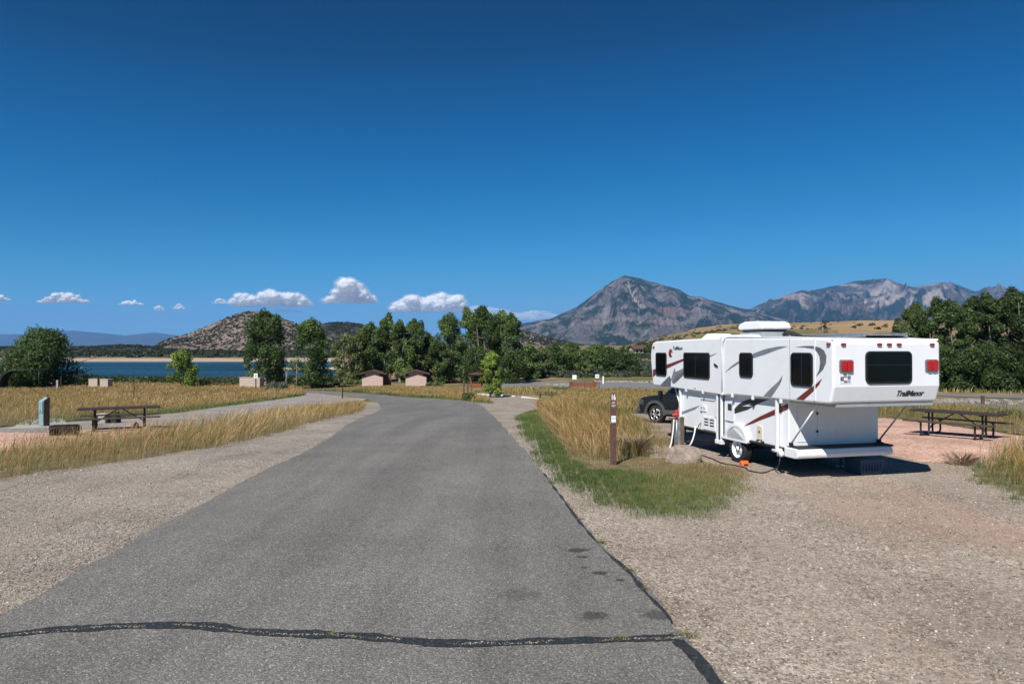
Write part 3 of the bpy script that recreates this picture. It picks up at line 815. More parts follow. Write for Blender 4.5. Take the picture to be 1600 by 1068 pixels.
# ================================================================== THE TRAVEL TRAILER
W = 2.4
def build_trailer():
    t = empty('travel_trailer', (5.88, 12.5, 0), R(14.2), 'long white folding travel trailer with maroon and grey swooshes, parked on the gravel pad', 'trailer')
    # ---- rear upper shell: side outline in (y, z), slightly crowned roof, undercut tail
    def shell(name, prof, x0, x1):
        m = MB(); m.prism(prof, 'x', x0, x1)
        o = m.build(name, M['white'], t, bevel=.045, seg=4)
        return o
    rear = shell('rear_shell', [(.0, 1.90), (.0, 2.72), (.12, 2.80), (1.2, 2.835), (3.74, 2.86), (3.74, 1.50), (3.2, 1.545), (1.3, 1.56), (.16, 1.58), (.09, 1.60)], 0, W)
    front = shell('front_shell', [(3.755, 1.51), (3.755, 2.87), (5.4, 2.85), (7.2, 2.81), (7.40, 2.78), (7.46, 2.70), (7.54, 2.45), (7.52, 2.2), (7.40, 1.62), (7.35, 1.56), (6.3, 1.55)], -.012, W + .012)
    # seam moulding between the shells
    m = MB(); m.prism([(3.70, 1.52), (3.70, 2.87), (3.80, 2.89), (3.80, 1.52)], 'x', -.028, .0); m.build('seam_moulding', M['white_trim'], t, bevel=.006)
    m = MB(); m.tube([(-.03, 3.70, 1.6), (-.035, 3.70, 2.6), (-.03, 3.67, 2.78), (-.02, 3.6, 2.86), (.1, 3.55, 2.9)], .014); m.build('seam_cable', M['white_trim'], t)
    # vertical joint near the tail and edge mouldings
    m = MB(); m.box(-.01, .002, .485, .515, 1.62, 2.80); m.build('joint_moulding', M['white_trim'], t)
    m = MB(); m.box(-.006, .002, 1.235, 1.245, 1.60, 2.80); m.build('joint_moulding', M['panel_grey'], t)
    m = MB(); m.tube([(.02, .03, 2.775), (.02, 1.2, 2.835), (.02, 3.7, 2.868)], .016); m.tube([(W - .02, .03, 2.775), (W - .02, 1.2, 2.835), (W - .02, 3.7, 2.868)], .016)
    m.build('roof_edge_moulding', M['white_trim'], t)
    m = MB(); m.box(.16, W - .06, .12, 1.44, 1.52, 1.585); m.build('shell_rail', M['panel_grey'], t)
    for y in (1.52, 2.5, 3.3, 4.6, 5.45):
        m = MB(); m.box(-.02, .03, y, y + .05, 1.49, 1.57); m.build('shell_catch', M['white_trim'], t, bevel=.006)
    # right-hand corner strip, dark red edge
    m = MB(); m.box(W, W + .008, .03, .05, 1.92, 2.76); m.build('corner_strip', M['red_decal'], t)

    # ---- lower body, front and rear halves
    m = MB(); m.box(.12, W - .1, 1.45, 3.86, .56, 1.56); b2 = m.build('rear_body', M['white'], t, bevel=.02, seg=2)
    m = MB(); m.box(.10, W - .1, 3.98, 5.95, .56, 1.54); b1 = m.build('front_body', M['white'], t, bevel=.02, seg=2)
    m = MB(); m.box(.2, W - .2, 3.86, 3.98, .56, 1.5); m.build('centre_gasket', M['rubber'], t)
    m = MB(); m.box(.10, .17, 1.5, 3.84, .53, .57); m.box(.10, .17, 4.0, 5.93, .53, .57); m.build('sill', M['dark_steel'], t)
    # chassis
    m = MB()
    for x in (.35, W - .42): m.box(x, x + .07, 1.2, 8.1 if 0 else 6.6, .42, .54)
    for y in (1.5, 2.4, 4.1, 5.2, 5.9): m.box(.3, W - .3, y, y + .06, .44, .53)
    m.box(.2, W - .2, 1.5, 5.9, .535, .56)
    m.build('chassis', M['frame_black'], t)
    m = MB(); m.tube([(.42, 6.5, .48), (1.2, 7.9, .46)], .045); m.tube([(W - .42, 6.5, .48), (1.2, 7.9, .46)], .045); m.tube([(1.2, 7.8, .44), (1.2, 8.15, .46)], .05)
    m.build('tow_hitch', M['frame_black'], t)
    m = MB(); m.tube([(1.2, 7.75, .9), (1.2, 7.75, .0)], .035); m.box(1.08, 1.32, 7.63, 7.87, -.03, -.005); m.build('tongue_jack', M['steel'], t)
    m = MB()
    m.tube([(.5, 4.3, .4), (1.9, 4.3, .4)], .09); m.box(.8, 1.5, 2.0, 2.6, .3, .45); m.tube([(.45, 3.24, .33), (1.95, 3.24, .33)], .035)
    m.build('axle_and_tanks', M['frame_black'], t)
    for (x, y) in ((2.0, 2.2), (2.0, 5.7)):
        m = MB(); m.tube([(x, y, .46), (x, y + .02, .01)], .022); m.box(x - .07, x + .07, y - .05, y + .09, -.005, .015); m.build('stabiliser_jack', M['steel'], t)
    # ---- wheels
    for (sx, x0) in ((-1, .07), (1, W - .07)):
        w = empty('wheel', (x0 - .0, 3.25, .325)); w.scale = (1, 1.03, 1.03); w.parent = t
        m = MB(); m.lathe([(.2, .0), (.235, -.01), (.30, .0), (.318, .02), (.325, .05), (.325, .15), (.318, .18), (.3, .2), (.2, .2)] if sx < 0 else [(.2, 0), (.235, .01), (.3, 0), (.318, -.02), (.325, -.05), (.325, -.15), (.318, -.18), (.3, -.2), (.2, -.2)], 'x', (0, 0, 0), 40)
        for k in range(48):
            a = 2 * math.pi * k / 48
        m.build('tyre', M['rubber'], w)
        m = MB(); s_ = -sx
        m.lathe([(.205, s_ * .0), (.2, s_ * .02), (.17, s_ * .035), (.165, s_ * .07), (.11, s_ * .06), (.10, s_ * .04), (.05, s_ * .04), (.05, s_ * -.0), (.0, s_ * -.005)], 'x', (0, 0, 0), 32)
        m.build('rim', M['white_trim'], w)
        for k in range(5):
            a = 2 * math.pi * k / 5 + .3
            m = MB(); m.lathe([(.016, s_ * .03), (.016, s_ * .012), (0, s_ * .01)], 'x', (0, .075 * math.cos(a), .075 * math.sin(a)), 8); m.build('lug_nut', M['black'], w)
        for k in range(6):
            a = 2 * math.pi * k / 6 + .1
            m = MB(); m.lathe([(.018, s_ * .052), (0, s_ * .051)], 'x', (0, .138 * math.cos(a), .138 * math.sin(a)), 10); m.build('rim_hole', M['black'], w)
    # wheel skirt (fender), an arch with a flat panel inside
    arc = [(3.24 + .43 * math.cos(R(a)), .52 + .36 * math.sin(R(a))) for a in range(0, 181, 12)]
    arci = [(3.24 + .37 * math.cos(R(a)), .52 + .30 * math.sin(R(a))) for a in range(0, 181, 12)]
    m = MB(); m.prism([(2.79, .50)] + arc + [(3.86, .50)], 'x', .035, .125); fd = m.build('fender', M['white'], t, bevel=.02, seg=3)
    m = MB()
    for i in range(len(arc) - 1): m.prism([arci[i], arc[i], arc[i + 1], arci[i + 1]], 'x', .024, .036)
    m.build('trim', M['white_trim'], fd)
    m = MB(); m.prism([(2.78, .495), (2.78, .54), (3.86, .54), (3.86, .495)], 'x', .02, .034); m.build('trim', M['white_trim'], fd, bevel=.006)

    # ---- windows
    def window(plane, a0, a1, z0, z1, at, r=.09, split=None):
        ax = 'x' if plane == 'side' else 'y'
        w_ = MB(); o = rrect(a0, a1, z0, z1, r); i_ = rrect(a0 + .035, a1 - .035, z0 + .035, z1 - .035, r * .75)
        n = len(o)
        def P(p, d): return (at - d, p[0], p[1]) if ax == 'x' else (p[0], at - d, p[1])
        vs = [P(p, -.005) for p in o] + [P(p, .022) for p in o] + [P(p, .022) for p in i_] + [P(p, .002) for p in i_]
        fs = []
        for k in range(3):
            for j in range(n): fs.append((k * n + j, k * n + (j + 1) % n, (k + 1) * n + (j + 1) % n, (k + 1) * n + j))
        w_.add(vs, fs)
        f = w_.build('window', M['black'], t)
        g = MB()
        vs = [P(p, .008) for p in i_] + [P(p, -.004) for p in i_]
        g.add(vs, [tuple(range(n)), tuple(range(n, 2 * n))[::-1]] + [(j, (j + 1) % n, n + (j + 1) % n, n + j) for j in range(n)])
        g.build('pane', M['glass'], f)
        if split is not None:
            s_ = MB()
            for q in split:
                if q[0] == 'v': 
                    if ax == 'x': s_.box(at - .016, at - .008, q[1] - .012, q[1] + .012, z0 + .03, z1 - .03)
                    else: s_.box(q[1] - .012, q[1] + .012, at - .016, at - .008, z0 + .03, z1 - .03)
                else: s_.box(a0 + .03, a1 - .03, at - .016, at - .008, q[1] - .008, q[1] + .008)
            s_.build('mullion', M['black'], f)
    window('side', 6.53, 7.18, 1.85, 2.50, -.012, .08)
    window('side', 4.27, 5.56, 1.86, 2.51, -.012, .07, [('v', 4.95)])
    window('side', 2.50, 3.01, 1.97, 2.52, 0, .09)
    window('side', .55, 1.20, 1.87, 2.53, 0, .1, [('v', .87)])
    window('rear', .69, 1.73, 1.95, 2.56, 0, .1, [('h', 2.30)])

    # ---- lights
    def lens(nm, x, z, w, h, d, mat, parent, y=0.0):
        m = MB(); m.prism(rrect(x - w / 2, x + w / 2, z - h / 2, z + h / 2, min(w, h) * .3, 3), 'y', y - d, y + .003)
        return m.build(nm, mat, parent, bevel=.006)
    for x in (.21, 1.0, 1.22, 1.44, 2.2):
        lens('marker_light', x, 2.685, .095, .05, .03, M['lens_dark'], t)
    m = MB(); m.prism(rrect(.06, .15, 2.665, 2.715, .02, 3), 'x', -.03, .003); m.build('marker_light', M['lens_dark'], t)
    m = MB(); m.prism(rrect(7.28, 7.36, 2.62, 2.68, .02, 3), 'x', -.035, -.01); m.build('marker_light', M['lens_dark'], t)
    for x in (.265, 2.18):
        m = MB(); m.prism(rrect(x - .145, x + .145, 2.165, 2.405, .03, 3), 'y', -.02, .003); tl = m.build('tail_light', M['steel'], t, bevel=.005)
        for q in (-.07, .035):
            m = MB(); m.prism(rrect(x + q - .045 + .01, x + q + .045 + .01, 2.19, 2.385, .02, 3), 'y', -.055, -.018); m.build('lens', M['lens'], tl, bevel=.012, seg=3)
        m = MB(); m.prism(rrect(x + .085, x + .135, 2.19, 2.385, .015, 3), 'y', -.05, -.018); m.build('lens', M['lens'], tl, bevel=.01, seg=3)
    # sticker of small patches under the left tail light
    st = empty('sticker', (.14, 0, 1.97)); st.parent = t
    for (x0, x1, z0, z1, mm) in ((0, .24, .0, .17, 'white_trim'), (.07, .15, .10, .165, 'light_decal'), (.005, .08, .04, .12, 'blue_box'), (.16, .23, .06, .14, 'blue_box'), (.08, .16, .01, .05, 'red_decal'), (.17, .22, .015, .045, 'light_decal')):
        k = 0 if mm == 'sign_white' else .003
        m = MB(); m.box(x0, x1, -.004 - k, -.001 - k, z0, z1); m.build('patch', M[mm], st)

    # ---- swooshes, thin vinyl set on the panels
    def vinyl(pts, at, mat, name='stripe', parent=t, th=.004):
        m = MB()
        n = len(pts)
        m.add([(at - th, p[0], p[1]) for p in pts] + [(at + .004, p[0], p[1]) for p in pts], [tuple(range(n)), tuple(range(n, 2 * n))[::-1]] + [(i, (i + 1) % n, n + (i + 1) % n, n + i) for i in range(n)])
        o = m.build(name, mat, parent)
        bm = bmesh.new(); bm.from_mesh(o.data); bmesh.ops.triangulate(bm, faces=[f for f in bm.faces if len(f.verts) > 4]); bmesh.ops.recalc_face_normals(bm, faces=bm.faces); bm.to_mesh(o.data); bm.free()
        return o
    vinyl([(7.385, 2.01), (7.18, 2.035), (6.85, 2.09), (6.53, 2.17), (5.54, 2.36), (5.54, 2.30), (6.53, 2.06), (6.85, 1.97), (7.18, 1.88), (7.385, 1.79)], -.012, M['red_decal'])
    vinyl([(6.95, 1.575), (6.37, 1.87), (6.28, 1.78), (6.30, 1.585)], -.012, M['grey_decal'])
    vinyl([(6.28, 1.76), (6.13, 2.02), (6.05, 2.09), (6.03, 1.99), (5.96, 2.0), (5.54, 2.11), (5.54, 1.95), (5.9, 1.76), (6.10, 1.67)], -.012, M['light_decal'])
    vinyl([(6.22, 1.70), (6.0, 1.86), (5.54, 2.03), (5.54, 1.95), (5.9, 1.76), (6.10, 1.67)], -.016, M['grey_decal'])
    vinyl([(4.26, 2.44), (4.1, 2.475), (3.93, 2.505), (4.26, 2.41)], -.012, M['grey_decal'])
    vinyl([(3.62, 2.05), (3.45, 2.15), (3.3, 2.23), (3.01, 2.34), (3.01, 2.29), (3.3, 2.18), (3.45, 2.12)], 0, M['light_decal'])
    vinyl([(2.50, 2.50), (2.2, 2.57), (1.97, 2.61), (1.6, 2.655), (1.31, 2.655), (1.63, 2.59), (2.09, 2.48), (2.5, 2.40)], 0, M['light_decal'])
    vinyl([(2.12, 1.60), (1.95, 1.72), (1.8, 1.82), (1.6, 1.94), (1.47, 2.07), (1.51, 1.95), (1.58, 1.86), (1.68, 1.76), (1.85, 1.60)], 0, M['light_decal'])
    vinyl([(1.06, 2.64), (.79, 2.66), (.54, 2.66), (.36, 2.63), (.24, 2.57), (.18, 2.47), (.19, 2.34), (.27, 2.22), (.47, 2.07), (.38, 2.2), (.35, 2.34), (.37, 2.47), (.45, 2.56), (.54, 2.605), (.79, 2.63)], 0, M['grey_decal'])
    vinyl([(1.05, 1.61), (.75, 1.79), (.48, 1.93), (.30, 2.05), (.38, 1.93), (.55, 1.79), (.82, 1.61)], 0, M['red_decal'])
    vinyl([(5.94, .92), (5.46, 1.045), (4.94, 1.175), (5.2, 1.05), (5.94, .84)], .10, M['light_decal'])
    vinyl([(4.3, .93), (4.0, .98), (4.0, .91)], .10, M['dark_decal'])
    vinyl([(3.43, 1.10), (3.43, 1.21), (3.25, 1.33), (3.05, 1.42), (2.76, 1.50), (2.1, 1.53), (2.48, 1.41), (2.89, 1.24)], .12, M['dark_decal'])
    vinyl([(3.1, 1.30), (2.75, 1.38), (2.86, 1.34), (2.7, 1.33)], .116, M['white_trim'])
    vinyl([(3.08, .84), (2.7, 1.02), (2.39, 1.15), (1.80, 1.37), (1.47, 1.49), (1.47, 1.37), (1.8, 1.25), (2.39, 1.06), (2.7, .95)], .12, M['red_decal'])

    # ---- lettering and round emblem
    def text(s, size, mat, name, parent, loc, rot, shear=.25, bold=.012, sx=1.0):
        cu = bpy.data.curves.new('lettering', 'FONT'); cu.body = s; cu.size = size; cu.shear = shear; cu.extrude = .002; cu.offset = bold * size; cu.space_character = .98
        tmp = bpy.data.objects.new('tmp', cu); COL.objects.link(tmp)
        dg = bpy.context.evaluated_depsgraph_get()
        me = bpy.data.meshes.new_from_object(tmp.evaluated_get(dg)); bpy.data.objects.remove(tmp)
        o = link(name, me, mat, parent); o.location = loc; o.rotation_euler = rot; o.scale = (sx, 1, 1)
        return o
    text('TrailManor', .15, M['dark_decal'], 'lettering', t, (1.42, .052, 1.715), (R(90 + 16), 0, 0), bold=.035, sx=.93)
    text('TrailManor', .145, M['dark_decal'], 'lettering', t, (-.016, 6.18, 2.575), (R(90), 0, R(-90)), sx=.85)
    em = MB(); em.lathe([(0, -.02), (.115, -.02), (.12, -.012)], 'x', (0, 6.30, 2.49), 24); e = em.build('emblem', M['logo_red'], t)
    vinyl([(6.33, 2.57), (6.20, 2.55), (6.18, 2.53), (6.26, 2.535), (6.26, 2.44), (6.30, 2.44), (6.30, 2.54)], -.021, M['dark_decal'], 'letter', e)
    vinyl([(6.24, 2.50), (6.19, 2.50), (6.19, 2.42), (6.24, 2.42)], -.021, M['white_trim'], 'letter', e)
    text('2720', .05, M['light_decal'], 'lettering', t, (-.014, 5.05, 1.585), (R(90), 0, R(-90)), 0, 0)
    m = MB(); m.lathe([(0, -.03), (.03, -.03), (.035, -.012)], 'x', (0, 3.99, 2.2), 12); m.prism([(3.9, 2.16), (4.07, 2.22), (4.05, 2.26), (3.9, 2.2)], 'x', -.035, -.02)
    m.build('latch', M['dark_steel'], t)

    # ---- fittings on the lower side
    vp = MB(); vp.prism(rrect(4.22, 4.78, .60, .93, .03, 3), 'x', .085, .102); v_ = vp.build('vent_panel', M['white_trim'], t, bevel=.003)
    for c in (4.36, 4.62):
        for z in (.86, .79, .72):
            m = MB(); m.box(.080, .0865, c - .10, c + .09, z - .015, z + .015); m.build('slot', M['black'], v_)
    m = MB(); m.prism(rrect(3.42, 3.80, .92, 1.40, .03, 3), 'x', .10, .122); hp = m.build('hatch', M['white_trim'], t, bevel=.004)
    m = MB(); m.box(.093, .102, 3.50, 3.66, 1.17, 1.32); m.build('hatch_window', M['dark_decal'], hp)
    m = MB(); m.box(.094, .102, 3.44, 3.79, .915, .925); m.build('hatch_edge', M['panel_grey'], hp)
    m = MB(); m.prism(rrect(4.62, 4.82, 1.04, 1.2, .02, 3), 'x', .08, .102); ol = m.build('outlet_cover', M['white_trim'], t, bevel=.004)
    m = MB(); m.lathe([(0, -.01), (.03, -.01), (.032, 0)], 'x', (.08, 4.7, 1.14), 12); m.build('cap', M['cream'], ol)
    m = MB(); m.lathe([(0, -.012), (.03, -.01), (.032, 0)], 'x', (.1, 4.88, 1.02), 10); m.build('water_inlet', M['dark_steel'], t)
    m = MB(); m.lathe([(0, -.012), (.02, -.01), (.022, 0)], 'x', (.1, 4.88, 1.12), 10); m.build('water_inlet', M['dark_steel'], t)
    m = MB(); m.prism(rrect(2.34, 2.52, .63, .93, .02, 3), 'x', .10, .122); cp = m.build('cream_hatch', M['cream'], t, bevel=.005)
    m = MB(); m.lathe([(0, -.012), (.022, -.01), (.025, 0)], 'x', (.1, 2.43, .8), 10); m.build('knob', M['black'], cp)
    m = MB(); m.box(.09, .12, 2.28, 2.36, .575, .61); m.build('clip', M['black'], t)
    m = MB(); m.box(.09, .12, 2.48, 2.54, .60, .62); m.build('clip', M['black'], t)
    m = MB(); m.prism([(4.2, 1.36), (4.9, 1.36), (4.88, 1.34), (4.22, 1.34)], 'x', .08, .1); m.build('rain_gutter', M['white_trim'], t)
    # lift arms down the side: posts at the seam and at the tail, struts at both ends
    m = MB(); m.box(.02, .075, 3.99, 4.06, .38, 1.52); m.box(.03, .085, 3.84, 3.90, .38, 1.52); m.box(-.0, .1, 3.97, 4.08, .34, .44); m.box(.0, .1, 3.80, 3.91, .34, .44)
    m.build('lift_post', M['white_trim'], t, bevel=.008)
    m = MB(); m.box(.04, .09, 3.905, 3.985, .45, 1.50); m.build('cable_cover', M['black'], t)
    m = MB(); m.box(.03, .09, 1.72, 1.78, .46, 1.56); m.build('lift_post', M['white_trim'], t, bevel=.008)
    m = MB(); m.box(.03, .09, 5.86, 5.93, .60, 1.56); m.build('lift_post', M['white_trim'], t, bevel=.008)
    for x in (.14, W - .13):
        m = MB(); m.tube([(x, 1.42, .66), (x, .62, 1.53)], .017); m.build('gas_strut', M['white_trim'] if x < 1 else M['steel'], t)
        m = MB(); m.tube([(x, 1.42, .66), (x, 1.10, .60)], .016); m.box(x - .02, x + .02, 1.36, 1.45, .60, .70); m.build('strut_bracket', M['dark_steel'], t)
        m = MB(); m.tube([(x, 5.97, .95), (x, 6.35, 1.55)], .02); m.build('gas_strut', M['white_trim'], t)
    m = MB(); m.tube([(.06, 1.62, 1.50), (.03, 1.60, 1.40), (.07, 1.64, 1.34), (.06, 1.68, 1.44)], .01, 6); m.build('cord_loop', M['black'], t)
    # rear wall hatch outline, hinges
    m = MB(); y = 1.446
    m.box(.32, .80, y - .006, y, 1.42, 1.428); m.box(.32, .80, y - .006, y, .70, .708); m.box(.32, .328, y - .006, y, .70, 1.428); m.box(.792, .80, y - .006, y, .70, 1.428)
    m.build('rear_hatch', M['white_trim'], t)
    for z in (.88, 1.25):
        m = MB(); m.box(.77, .81, y - .015, y, z, z + .05); m.build('hinge', M['dark_steel'], t)
    # bumper
    m = MB(); prof = [(1.02, .44), (1.0, .50), (1.04, .60), (1.10, .615), (1.44, .615), (1.44, .42), (1.1, .42)]
    m.prism([(p[0], p[1]) for p in prof], 'x', .0, 2.26); bp = m.build('bumper', M['white_trim'], t, bevel=.02, seg=3)
    m = MB(); m.box(.05, 2.30, 1.06, 1.43, .616, .63); m.build('step_pad', M['rubber'], bp, bevel=.004)
    m = MB(); m.box(2.2, 2.29, 1.03, 1.43, .60, .64); m.build('end_cap', M['rubber'], bp, bevel=.01)
    # drain pipe fitting beside the bumper
    m = MB(); m.tube([(.06, 1.9, .48), (.06, 1.72, .48), (.05, 1.62, .47)], .035); m.tube([(.03, 1.64, .40), (.04, 1.63, .55)], .05); m.lathe([(.0, -.06), (.065, -.055), (.07, .0), (.05, .02)], 'x', (.03, 1.55, .46), 16)
    m.build('drain_pipe', M['white_trim'], t)
    # ---- on the roof
    ac = MB(); ac.prism([(2.80, 3.05), (3.72, 3.05), (3.75, 3.11), (3.68, 3.19), (3.5, 3.235), (3.0, 3.235), (2.86, 3.20), (2.78, 3.11)], 'x', .42, 1.18)
    a = ac.build('air_conditioner', M['white'], t, bevel=.035, seg=3)
    m = MB(); m.add([(.48, 2.86, 3.055), (1.12, 2.86, 3.055), (1.12, 3.66, 3.055), (.48, 3.66, 3.055), (.50, 2.88, 2.98), (1.10, 2.88, 2.98), (1.10, 3.64, 2.98), (.50, 3.64, 2.98)], [(0, 1, 2, 3), (7, 6, 5, 4), (0, 4, 5, 1), (1, 5, 6, 2), (2, 6, 7, 3), (3, 7, 4, 0)]); m.build('base', M['dark_decal'], a)
    m = MB(); m.box(.44, 1.16, 2.78, 3.7, 2.86, 2.985); m.build('pedestal', M['panel_grey'], a, bevel=.01)
    m = MB(); m.prism([(2.82, 2.84), (3.92, 2.86), (3.90, 2.93), (2.95, 2.935), (2.82, 2.90)], 'x', .22, .43); m.build('roof_box', M['white_trim'], t, bevel=.02)
    m = MB(); m.prism([(4.62, 2.84), (5.50, 2.84), (5.40, 2.90), (5.28, 2.95), (5.16, 2.99), (4.85, 2.99), (4.72, 2.93)], 'x', .42, .92); m.build('roof_vent', M['white'], t, bevel=.02, seg=3)
    m = MB(); m.tube([(.95, 2.85, 2.9), (1.02, 2.7, 2.97), (1.07, 2.55, 2.94), (1.1, 2.4, 2.89), (1.12, 2.2, 2.85)], [.04, .05, .05, .04, .02]); m.build('roof_duct', M['rubber'], t)
    m = MB(); m.box(1.3, 2.35, .75, 3.2, 2.87, 2.90); m.box(1.3, 1.34, .7, 3.3, 2.84, 2.925); m.box(2.3, 2.34, .7, 3.3, 2.84, 2.925)
    m.build('roof_rack', M['steel'], t, bevel=.004)
    return t
build_trailer()

def tl(x, y, z=0.0):
    a = R(14.2)
    return Vector((5.88 + x * math.cos(a) - y * math.sin(a), 12.5 + x * math.sin(a) + y * math.cos(a), z))

# ---- things around the trailer
def chock():
    p = tl(-.02, 2.82, .012)
    t = empty('wheel_chock', p, R(14.2 - 6), 'bright orange plastic chock wedged against the trailer wheel', 'wheel chock')
    t.scale = (.82, .82, .85)
    m = MB(); m.prism([(-.11, 0), (.11, 0), (.11, .03), (.05, .12), (-.02, .13), (-.11, .03)], 'x', -.10, .10); m.build('wedge', M['orange'], t, bevel=.012)
    m = MB(); m.box(-.06, .06, -.119, -.105, .02, .055); m.build('slot', M['black'], t)
chock()
def blue_tub():
    p = tl(1.85, 1.35)
    t = empty('storage_tub', (p.x, p.y, .012), R(14.2), 'dark blue plastic tub under the trailer bumper', 'storage tub')
    m = MB(); m.add([(-.25, -.2, 0), (.25, -.2, 0), (.25, .2, 0), (-.25, .2, 0), (-.29, -.24, .30), (.29, -.24, .30), (.29, .24, .30), (-.29, .24, .30)], [(0, 3, 2, 1), (4, 5, 6, 7), (0, 1, 5, 4), (1, 2, 6, 5), (2, 3, 7, 6), (3, 0, 4, 7)])
    for k in range(-3, 4): m.box(k * .07 - .008, k * .07 + .008, -.245, -.22, .06, .27)
    m.build('tub', M['blue_box'], t, bevel=.012)
    m = MB(); m.box(-.31, .31, -.26, .26, .301, .335); m.build('lid', M['blue_box'], t, bevel=.012)
blue_tub()

def smooth_path(pts, n=8):
    out = []
    P = [Vector(p) for p in pts]
    for i in range(len(P) - 1):
        p0 = P[max(i - 1, 0)]; p1 = P[i]; p2 = P[i + 1]; p3 = P[min(i + 2, len(P) - 1)]
        for k in range(n):
            t = k / n
            out.append(.5 * ((2 * p1) + (p2 - p0) * t + (2 * p0 - 5 * p1 + 4 * p2 - p3) * t * t + (3 * p1 - p0 - 3 * p2 + p3) * t ** 3))
    out.append(P[-1]); return out

def gz(px, py, z=.03):
    x, y = G(px, py); return Vector((x, y, Tz(x, y) + z))
m = MB(); m.tube(smooth_path([tl(.03, 1.6, .42), tl(-.02, 1.6, .2), gz(1208, 735), gz(1194, 740), gz(1180, 739), gz(1168, 736), gz(1166, 733), gz(1150, 729), gz(1128, 725), gz(1112, 718), gz(1095, 712)]), .014)
tag(m.build('power_cable', M['black'], None), 'thin black cable lying on the gravel from trailer bumper to boulder', 'cable')

def boulder(px, py, w, h, name, label, cat, mat, seed, depth=.7, parent=None, group=None, z0=None):
    x, y = G(px, py); z = Tz(x, y)
    bm = bmesh.new(); bmesh.ops.create_icosphere(bm, subdivisions=4 if w > .5 else 2, radius=1)
    for v in bm.verts:
        p = v.co.copy()
        k = 1 + .22 * mnoise.noise(p * 1.3 + Vector((seed, 0, 0))) + .10 * mnoise.noise(p * 3.1 + Vector((0, seed, 0))) + .035 * mnoise.noise(p * 9)
        q = p * k
        if q.z > .62: q.z = .62 + (q.z - .62) * .45
        v.co = Vector((q.x * w / 2, q.y * w * depth / 2, q.z * h * .85))
    me = bpy.data.meshes.new(name); bm.to_mesh(me); bm.free()
    o = link(name, me, mat, parent, True)
    o.location = (x, y + w * depth * .4, z + h * .05); o.rotation_euler = (0, 0, seed)
    return tag(o, label, cat, group)
boulder(1071, 725, .84, .56, 'boulder', 'pinkish tan boulder at the foot of the utility posts', 'boulder', M['boulder'], 3.1)

def pedestal():
    x, y = G(1057, 705); z = Tz(x, y)
    t = empty('utility_pedestal', (x, y, z), R(-6), 'wood and galvanised steel hookup post beside the front of the trailer', 'utility post')
    m = MB(); m.box(-.13, -.06, -.05, .04, 0, .80); m.build('post', M['wood'], t, bevel=.006)
    m = MB(); m.box(.10, .19, -.04, .07, 0, .88); m.build('post', M['wood'], t, bevel=.006)
    m = MB(); m.box(-.055, .095, -.03, .05, 0, .86); m.box(-.055, -.035, -.06, -.03, 0, .86); m.box(.075, .095, -.06, -.03, 0, .86); m.build('channel', M['steel'], t, bevel=.004)
    m = MB(); m.tube([(.0, -.05, .02), (.0, -.05, .83)], .018); m.build('pipe', M['steel'], t)
    m = MB(); m.tube([(.0, -.05, .83), (.0, -.05, .93), (-.02, -.07, 1.0)], .035); m.tube([(-.11, -.08, .93), (.05, -.05, .95)], .024); m.tube([(-.02, -.07, 1.0), (.0, -.05, 1.05)], .038)
    m.tube([(.02, -.06, .98), (.06, -.04, 1.14)], .016)
    m.build('water_valve', M['red_valve'], t)
    m = MB(); m.box(-.20, -.06, -.08, -.02, .80, .86); m.build('outlet_hood', M['wood'], t, bevel=.01)
    return x, y, z
pedx, pedy, pedz = pedestal()
m = MB(); m.tube(smooth_path([(pedx - .09, pedy - .11, pedz + .82), (pedx - .12, pedy - .13, pedz + .5), (pedx - .18, pedy - .16, pedz + .2), (pedx - .26, pedy - .2, pedz + .02)]), .019)
tag(m.build('water_hose', M['white_hose'], None), 'white hose hanging down the left of the utility posts', 'hose')
m = MB(); m.tube(smooth_path([tl(.08, 5.15, .62), tl(-.06, 4.95, .45), tl(-.22, 4.85, .22), (pedx + .16, pedy - .02, pedz + .03)]), .018)
tag(m.build('water_hose', M['white_hose'], None), 'white hose running from the trailer side down behind the boulder', 'hose')
m = MB(); m.tube(smooth_path([tl(.09, 4.88, .74), tl(.03, 4.9, .66), tl(.05, 5.0, .5), tl(.2, 5.05, .42)]), .011)
tag(m.build('water_hose', M['black'], None), 'short black hose looping under the front of the trailer', 'hose')

